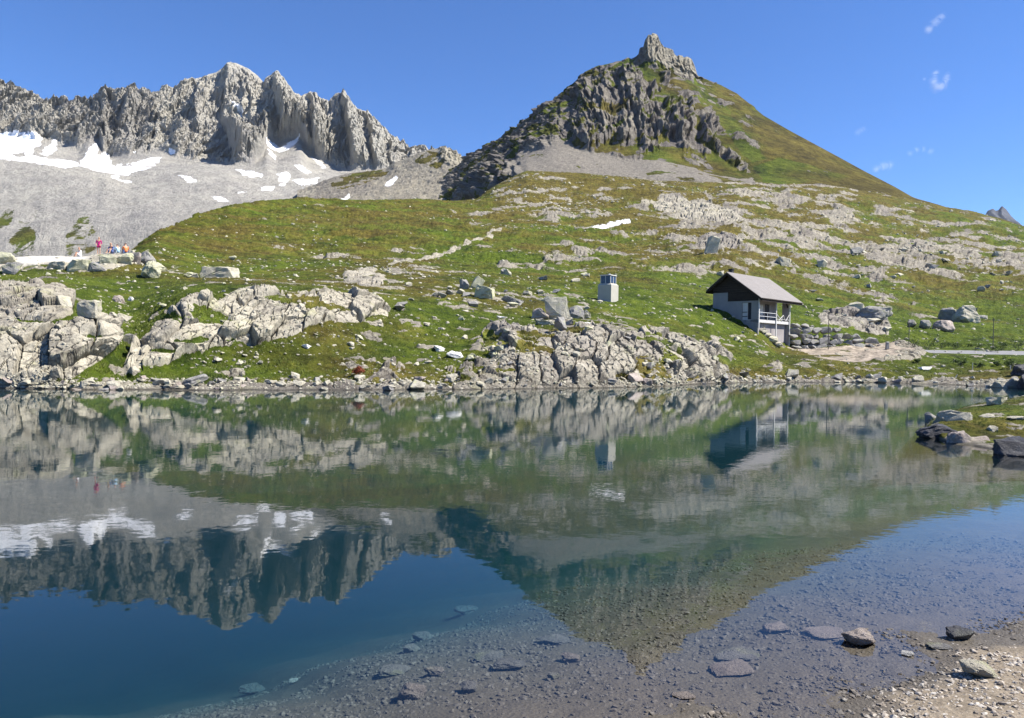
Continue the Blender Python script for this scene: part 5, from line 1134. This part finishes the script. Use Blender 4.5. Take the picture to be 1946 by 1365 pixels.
st = empty('striped_stake', onz(1811, 728) + Vector((0, .2, 0))); tag(st, 'leaning white stake with an orange red lower end at the far waterline', 'stake')
bm = bmesh.new(); tube(bm, (0, 0, -.1), (.26, 0, .38), .045, .045); ob('painted_band', bm, bmat('orange_red_paint', (.75, .18, .07)), st)
bm = bmesh.new(); tube(bm, (.262, 0, .383), (.50, 0, .76), .045, .035); ob('shaft', bm, M_WHITE, st)
p = at(1686, 659, 92); sg = empty('kilometre_stone', p); tag(sg, 'small pale block standing at the road edge behind the gravel heap', 'marker stone')
bm = bmesh.new(); frus(bm, -.17, .17, -.14, .14, -.3, .52); bmesh.ops.recalc_face_normals(bm, faces=bm.faces); ob('block', bm, M_CON, sg)
bm = bmesh.new(); frus(bm, -.19, .19, -.15, .15, .523, .58); bmesh.ops.recalc_face_normals(bm, faces=bm.faces); ob('cap', bm, M_WHITE, sg)

# ------------------------------------------------------------------ people on the ridge
SKIN = bmat('skin', (.50, .29, .20), k=5, var=.08, rough=.6)
def skin_body(name, joints, edges, mat, parent=None, sub=2, root=0):
    """one continuous surface grown round a skeleton: joints = [(x, y, z, r)]"""
    me = bpy.data.meshes.new(name); me.from_pydata([j[:3] for j in joints], edges, []); o = bpy.data.objects.new(name, me); link(o, parent)
    m = o.modifiers.new('skin', 'SKIN'); m.use_smooth_shade = True
    for k, j in enumerate(joints): me.skin_vertices[0].data[k].radius = (j[3], j[3] if len(j) < 5 else j[4])
    me.skin_vertices[0].data[root].use_root = True
    s = o.modifiers.new('sub', 'SUBSURF'); s.levels = sub; s.render_levels = sub; me.materials.append(mat); return o
def person(p, pose, scale, rz, label, cloth, legs, hair, long_hair=False, arms='down'):
    t = empty('person', p, rz); t.scale = (scale,) * 3; tag(t, label, 'person', 'people resting on the rock ridge')
    if pose == 'stand':
        J = [(0, 0, .92, .125, .10), (0, 0, 1.12, .11, .09), (0, 0, 1.36, .14, .09), (0, 0, 1.48, .055), (0, .01, 1.56, .06), (0, .01, 1.66, .092, .10), (0, .01, 1.73, .07),
             (.09, 0, .88, .085), (.10, .01, .48, .055), (.11, -.01, .10, .04), (.12, .14, .03, .035), (-.09, 0, .88, .085), (-.11, .03, .48, .055), (-.12, 0, .10, .04), (-.13, .15, .03, .035),
             (.18, 0, 1.40, .05), (.24, -.02, 1.14, .04), (.20, .12, .95, .032), (.18, .18, .89, .035), (-.18, 0, 1.40, .05), (-.25, -.02, 1.14, .04), (-.22, .10, .94, .032), (-.20, .16, .88, .035)]
        E = [(0, 1), (1, 2), (2, 3), (3, 4), (4, 5), (5, 6), (0, 7), (7, 8), (8, 9), (9, 10), (0, 11), (11, 12), (12, 13), (13, 14), (2, 15), (15, 16), (16, 17), (17, 18), (2, 19), (19, 20), (20, 21), (21, 22)]
        shirt = [(0, 0, .84, .16, .135), (0, 0, 1.12, .135, .115), (0, 0, 1.37, .165, .115), (.19, 0, 1.40, .065), (.255, -.02, 1.13, .055), (.22, .08, 1.0, .048), (-.19, 0, 1.40, .065), (-.265, -.02, 1.13, .055), (-.23, .07, 1.0, .048)]
        SE = [(0, 1), (1, 2), (2, 3), (3, 4), (4, 5), (2, 6), (6, 7), (7, 8)]; sh = None; hz = 0; hy = 0
    else:   # sitting, knees forward (+y), back a little bent
        J = [(0, 0, .12, .14, .12), (0, .03, .34, .115, .10), (0, .08, .56, .145, .095), (0, .12, .67, .055), (0, .15, .74, .06), (0, .17, .84, .092, .10), (0, .17, .91, .07),
             (.10, .08, .13, .085), (.13, .42, .30, .06), (.14, .50, .02, .042), (.15, .62, -.04, .035), (-.10, .08, .13, .085), (-.14, .42, .32, .06), (-.15, .50, .03, .042), (-.16, .62, -.03, .035),
             (.18, .09, .58, .05), (.24, .16, .36, .04), (.15, .34, .34, .032), (.10, .40, .35, .035), (-.18, .09, .58, .05), (-.24, .16, .36, .04), (-.15, .34, .36, .032), (-.10, .40, .37, .035)]
        E = [(0, 1), (1, 2), (2, 3), (3, 4), (4, 5), (5, 6), (0, 7), (7, 8), (8, 9), (9, 10), (0, 11), (11, 12), (12, 13), (13, 14), (2, 15), (15, 16), (16, 17), (17, 18), (2, 19), (19, 20), (20, 21), (21, 22)]
        shirt = [(0, -.01, .10, .17, .145), (0, .02, .34, .14, .12), (0, .08, .57, .17, .115), (.19, .09, .58, .065), (.25, .16, .36, .055), (.20, .27, .35, .045), (-.19, .09, .58, .065), (-.25, .16, .36, .055), (-.20, .27, .36, .045)]
        SE = [(0, 1), (1, 2), (2, 3), (3, 4), (4, 5), (2, 6), (6, 7), (7, 8)]
        sh = [(0, .0, .09, .165, .15), (.11, .10, .13, .11), (.135, .40, .29, .085), (-.11, .10, .13, .11), (-.145, .40, .31, .085)]
    skin_body('body', J, E, SKIN, t); skin_body('shirt', shirt, SE, bmat('cloth_top', cloth, k=4, var=.1), t)
    if sh: skin_body('shorts', sh, [(0, 1), (1, 2), (0, 3), (3, 4)], bmat('cloth_shorts', legs, k=4, var=.1), t)
    else: skin_body('shorts', [(0, 0, .86, .15, .13), (.10, 0, .78, .105), (.11, .01, .60, .09), (-.10, 0, .78, .105), (-.12, .02, .60, .09)], [(0, 1), (1, 2), (0, 3), (3, 4)], bmat('cloth_shorts', legs, k=4, var=.1), t)
    h = J[5]; hj = [(h[0], h[1] - .02, h[2] + .04, .105, .115), (h[0], h[1] - .05, h[2] - .04, .085)]
    if long_hair: hj += [(h[0], h[1] - .09, h[2] - .16, .07), (h[0], h[1] - .10, h[2] - .27, .05)]
    skin_body('hair', hj, [(k, k + 1) for k in range(len(hj) - 1)], bmat('hair', hair, k=6, rough=.5), t)
    # hands: palm with five fingers
    for a_, b_ in ((17, 18), (21, 22)):
        w_ = Vector(J[b_][:3]); d_ = (w_ - Vector(J[a_][:3])).normalized(); s_ = d_.orthogonal().normalized(); bm = bmesh.new()
        for k in range(4): tube(bm, w_ + s_ * (.022 * (k - 1.5)), w_ + s_ * (.026 * (k - 1.5)) + d_ * (.095 - .012 * abs(k - 1.3)) + Vector((0, 0, -.02)), .010, .007, 6)
        tube(bm, w_ + s_ * .03 - d_ * .01, w_ + s_ * .065 + d_ * .045, .011, .008, 6); ob('fingers', bm, SKIN, t, True)
    return t
def seat(x, y, D=None):
    p = GZ(x, y); return p
pp = [(152, 484, 'sit', 1.05, 2.5, 'person in a white top sitting alone on the left of the ridge', (.82, .80, .82), (.80, .78, .78), (.10, .05, .03), False),
      (186, 482, 'stand', 1.0, 3.4, 'person standing in a magenta top with bare legs and reddish hair', (.42, .02, .16), (.30, .015, .10), (.17, .05, .02), True),
      (213, 480, 'sit', 1.2, 3.0, 'person in dark blue sitting with the back turned, left of the seated three', (.10, .14, .30), (.08, .12, .28), (.05, .04, .04), False),
      (224, 480, 'sit', 1.05, 1.0, 'person in light blue bending forward between two seated people', (.32, .52, .68), (.35, .40, .45), (.05, .04, .04), False),
      (238, 478, 'sit', 1.15, 0.8, 'person in an orange top and dark bag strap, rightmost of the seated group', (.72, .20, .07), (.10, .14, .28), (.06, .03, .02), False)]
for x, y, pose, sc_, rz, lb, c1_, c2_, c3_, lh in pp:
    g_ = None
    for dy in range(-10, 14):      # top of the ridge in this direction
        g_ = GZ(x, y + dy) if (GZ.buf[int((y + dy) / 2) * GZ.w + int((x + 350) / 2)] >= 0 and GZ(x, y + dy).y < 84) else None
        if g_ is not None: break
    if g_ is None: g_ = at(x, y, 77)
    person(g_ + Vector((0, 0, -.02)), pose, sc_, rz, lb, c1_, c2_, c3_, lh)

# ------------------------------------------------------------------ plants
def leafy(name, p, w, h, cols, label, cat, nl=500, seed=0, group=None, leaf=.05):
    """bush: short branching stems carrying many small leaf faces in uneven clumps"""
    r = np.random.RandomState(seed); t = empty(name, p); tag(t, label, cat, group)
    bm = bmesh.new()
    for k in range(7): a = r.uniform(0, 6.3); tube(bm, (0, 0, -.1), (.3 * w * math.cos(a), .3 * w * math.sin(a), h * r.uniform(.4, .8)), .02, .006, 5)
    ob('stems', bm, M_POLE, t)
    cl = r.normal(size=(14, 3)) * (w * .22, w * .22, h * .18) + (0, 0, h * .5); c0 = cl[r.randint(14, size=nl)] + r.normal(size=(nl, 3)) * (w * .09, w * .09, h * .09); c0[:, 2] = np.abs(c0[:, 2])
    d1 = r.normal(size=(nl, 3)); d1 /= np.linalg.norm(d1, axis=1, keepdims=True); d2 = np.cross(d1, r.normal(size=(nl, 3))); d2 /= np.linalg.norm(d2, axis=1, keepdims=True)
    l = leaf * r.uniform(.6, 1.3, (nl, 1)); V = np.stack([c0 - d1 * l, c0 + d2 * l * .45, c0 + d1 * l, c0 - d2 * l * .45], 1).reshape(-1, 3)
    mesh_np('foliage', V, np.arange(nl * 4).reshape(-1, 4), cols, parent=t, smooth=False); return t
n = NT('juniper_leaf'); n.bsdf(n.mix(n.noise(9, 3), (.012, .03, .008), (.06, .10, .02)), .7); M_JUN = n.m
n = NT('red_leaf'); n.bsdf(n.mix(n.noise(9, 3), (.10, .02, .01), (.28, .07, .03)), .7); M_RED = n.m
n = NT('grass_blade'); n.bsdf(n.mix(n.noise(3, 4), (.05, .085, .012), (.20, .22, .05)), .7); M_BL = n.m
q = GZ(678, 712); leafy('red_bush', q, .8, .6, M_RED, 'single reddish brown bush near the waterline below the large slab outcrop', 'bush', 700, 1)
SHRUBS = [(1735, 655, 34, 14), (1762, 658, 44, 18), (1790, 657, 40, 16), (1815, 659, 36, 14), (1852, 660, 30, 12), (1882, 662, 26, 12), (1905, 660, 30, 20), (1932, 660, 34, 22), (1742, 684, 16, 8), (1822, 688, 22, 12), (1862, 693, 14, 8), (1895, 690, 20, 10), (1922, 694, 30, 16)]
for k, (x, y, w_, h_) in enumerate(SHRUBS):
    q = GZ(x, y + 4)
    if q: leafy('shrub', q, w_ * q.y / F0, h_ * q.y / F0 * 1.1, M_JUN, ('first', 'second', 'third', 'fourth', 'fifth', 'sixth', 'seventh', 'eighth')[k] + ' dark green shrub from the left, in the row just beyond the road' if k < 8 else ('first', 'second', 'third', 'fourth', 'fifth')[k - 8] + ' small shrub from the left on the lawn between road and lake', 'shrub', 420, 20 + k, 'shrubs beyond the road' if k < 8 else 'shrubs on the lawn', .07)
# grass tufts of the spit, merged blades
Sm = (S_P[..., 2] > .16) & (proj(S_P)[0] < 2100); ids = NR.choice(np.nonzero(Sm.ravel())[0], 2600); b0 = S_P.reshape(-1, 3)[ids] + np.c_[NR.normal(size=(2600, 2)) * .03, np.full(2600, -.02)]
def blades(name, b0, hgt, per, label):
    nb = len(b0) * per; o = np.repeat(b0, per, 0) + np.c_[NR.normal(size=(nb, 2)) * hgt * .35, np.zeros(nb)]; a = NR.uniform(0, 6.3, nb); h = hgt * NR.uniform(.5, 1.2, nb); lean = NR.normal(size=(nb, 2)) * .35 * h[:, None]; w_ = .012 * hgt / .12
    d = np.c_[np.cos(a), np.sin(a), np.zeros(nb)] * w_; tip = o + np.c_[lean, h]
    V = np.stack([o - d, o + d, tip], 1).reshape(-1, 3); return tag(mesh_np(name, V, np.arange(nb * 3).reshape(-1, 3), M_BL, smooth=False), label, None, None, 'stuff')
blades('grass', b0, .055, 9, 'short grass growing on the spit')
gm = (G_P[..., 1] < 78) & (G_P[..., 2] > .35) & (G_rock < .35) & (G_px > -30) & (G_px < 1980); ids = NR.choice(np.nonzero(gm.ravel())[0], 16000); 
cl = fbm(G_P.reshape(-1, 3)[ids], (1.6, 1.6, 1.6), 3, .6, seed=701) > -.05
blades('turf_tufts', G_P.reshape(-1, 3)[ids[cl]] + (0, 0, -.03), .15, 6, 'coarse grass tufts of the far bank')

# ------------------------------------------------------------------ wisps of cloud
def cloud(pts, label, D=7000, dens=.011, seed=0):
    """thin ragged cloud: noise density in a closed hull round a chain of puffs"""
    bm = bmesh.new(); r = random.Random(seed); C = []
    for x, y, rad in pts:
        c = at(x, y, D); R_ = rad * D / F0; C.append((c, R_)); bmesh.ops.create_icosphere(bm, subdivisions=2, radius=R_ * 1.4, matrix=Matrix.Translation(c) @ Matrix.Diagonal((1, 1.2, .9, 1)))
    bmesh.ops.convex_hull(bm, input=bm.verts)
    bmesh.ops.delete(bm, geom=[v for v in bm.verts if not v.link_faces], context='VERTS')
    n = NT('cloud_wisp'); s0 = sum((R_ for _, R_ in C)) / len(C)
    dsum = None
    for c, R_ in C:
        v = n.n('ShaderNodeVectorMath', operation='DISTANCE'); n.put(v.inputs[0], n.P()); v.inputs[1].default_value = c
        g = n.mr(v.outputs['Value'], R_ * .1, R_ * 1.25, 1, 0); dsum = g if dsum is None else n.mth('MAXIMUM', dsum, g)
    f = n.mr(n.mth('ADD', n.noise(1.0 / s0 * .5, 5, .6), n.mth('MULTIPLY', n.mth('SUBTRACT', dsum, 1), .22)), .15, .85)
    vol = n.n('ShaderNodeVolumePrincipled'); vol.inputs['Color'].default_value = (1, 1, 1, 1); n.put(vol.inputs['Density'], n.mth('MULTIPLY', n.mth('MULTIPLY', f, dsum), dens)); vol.inputs['Anisotropy'].default_value = .2
    n.t.links.new(vol.outputs[0], n.out.inputs['Volume'])
    return tag(ob('cloud', bm, n.m), label, 'cloud', 'wisps of cloud', 'stuff' if False else None)
cloud([(1765, 56, 9), (1775, 46, 10), (1784, 38, 10), (1791, 31, 9)], 'small slanting white wisp, highest in the sky', seed=1)
cloud([(1778, 140, 8), (1775, 154, 10), (1778, 166, 12), (1790, 164, 11), (1797, 152, 9), (1800, 144, 8), (1757, 150, 4)], 'hook shaped white wisp at the right side of the sky', seed=2)
cloud([(1730, 291, 7), (1742, 285, 7), (1755, 283, 7), (1768, 287, 8)], 'faint arched wisp low in the sky, right of the lowest one', dens=.007, seed=3)
cloud([(1665, 321, 8), (1677, 316, 9), (1688, 314, 11)], 'lowest white wisp just above the right hand slope', seed=4)
cloud([(1630, 252, 8), (1638, 247, 9)], 'faintest tiny wisp left of the others', dens=.005, seed=5)

# ------------------------------------------------------------------ air
n = NT('mountain_air'); v_ = n.n('ShaderNodeVolumePrincipled'); v_.inputs['Color'].default_value = (.80, .88, 1, 1); v_.inputs['Density'].default_value = 0.000022; v_.inputs['Anisotropy'].default_value = .1
n.t.links.new(v_.outputs[0], n.out.inputs['Volume'])
v = np.array([(x, y, z) for z in (-13, 760) for x, y in ((-3000, -80), (5200, -80), (5200, 6200), (-3000, 6200))], float)
tag(mesh_np('haze', v, np.array([(0, 3, 2, 1), (4, 5, 6, 7), (0, 1, 5, 4), (1, 2, 6, 5), (2, 3, 7, 6), (3, 0, 4, 7)]), n.m, smooth=False), kind='stuff')
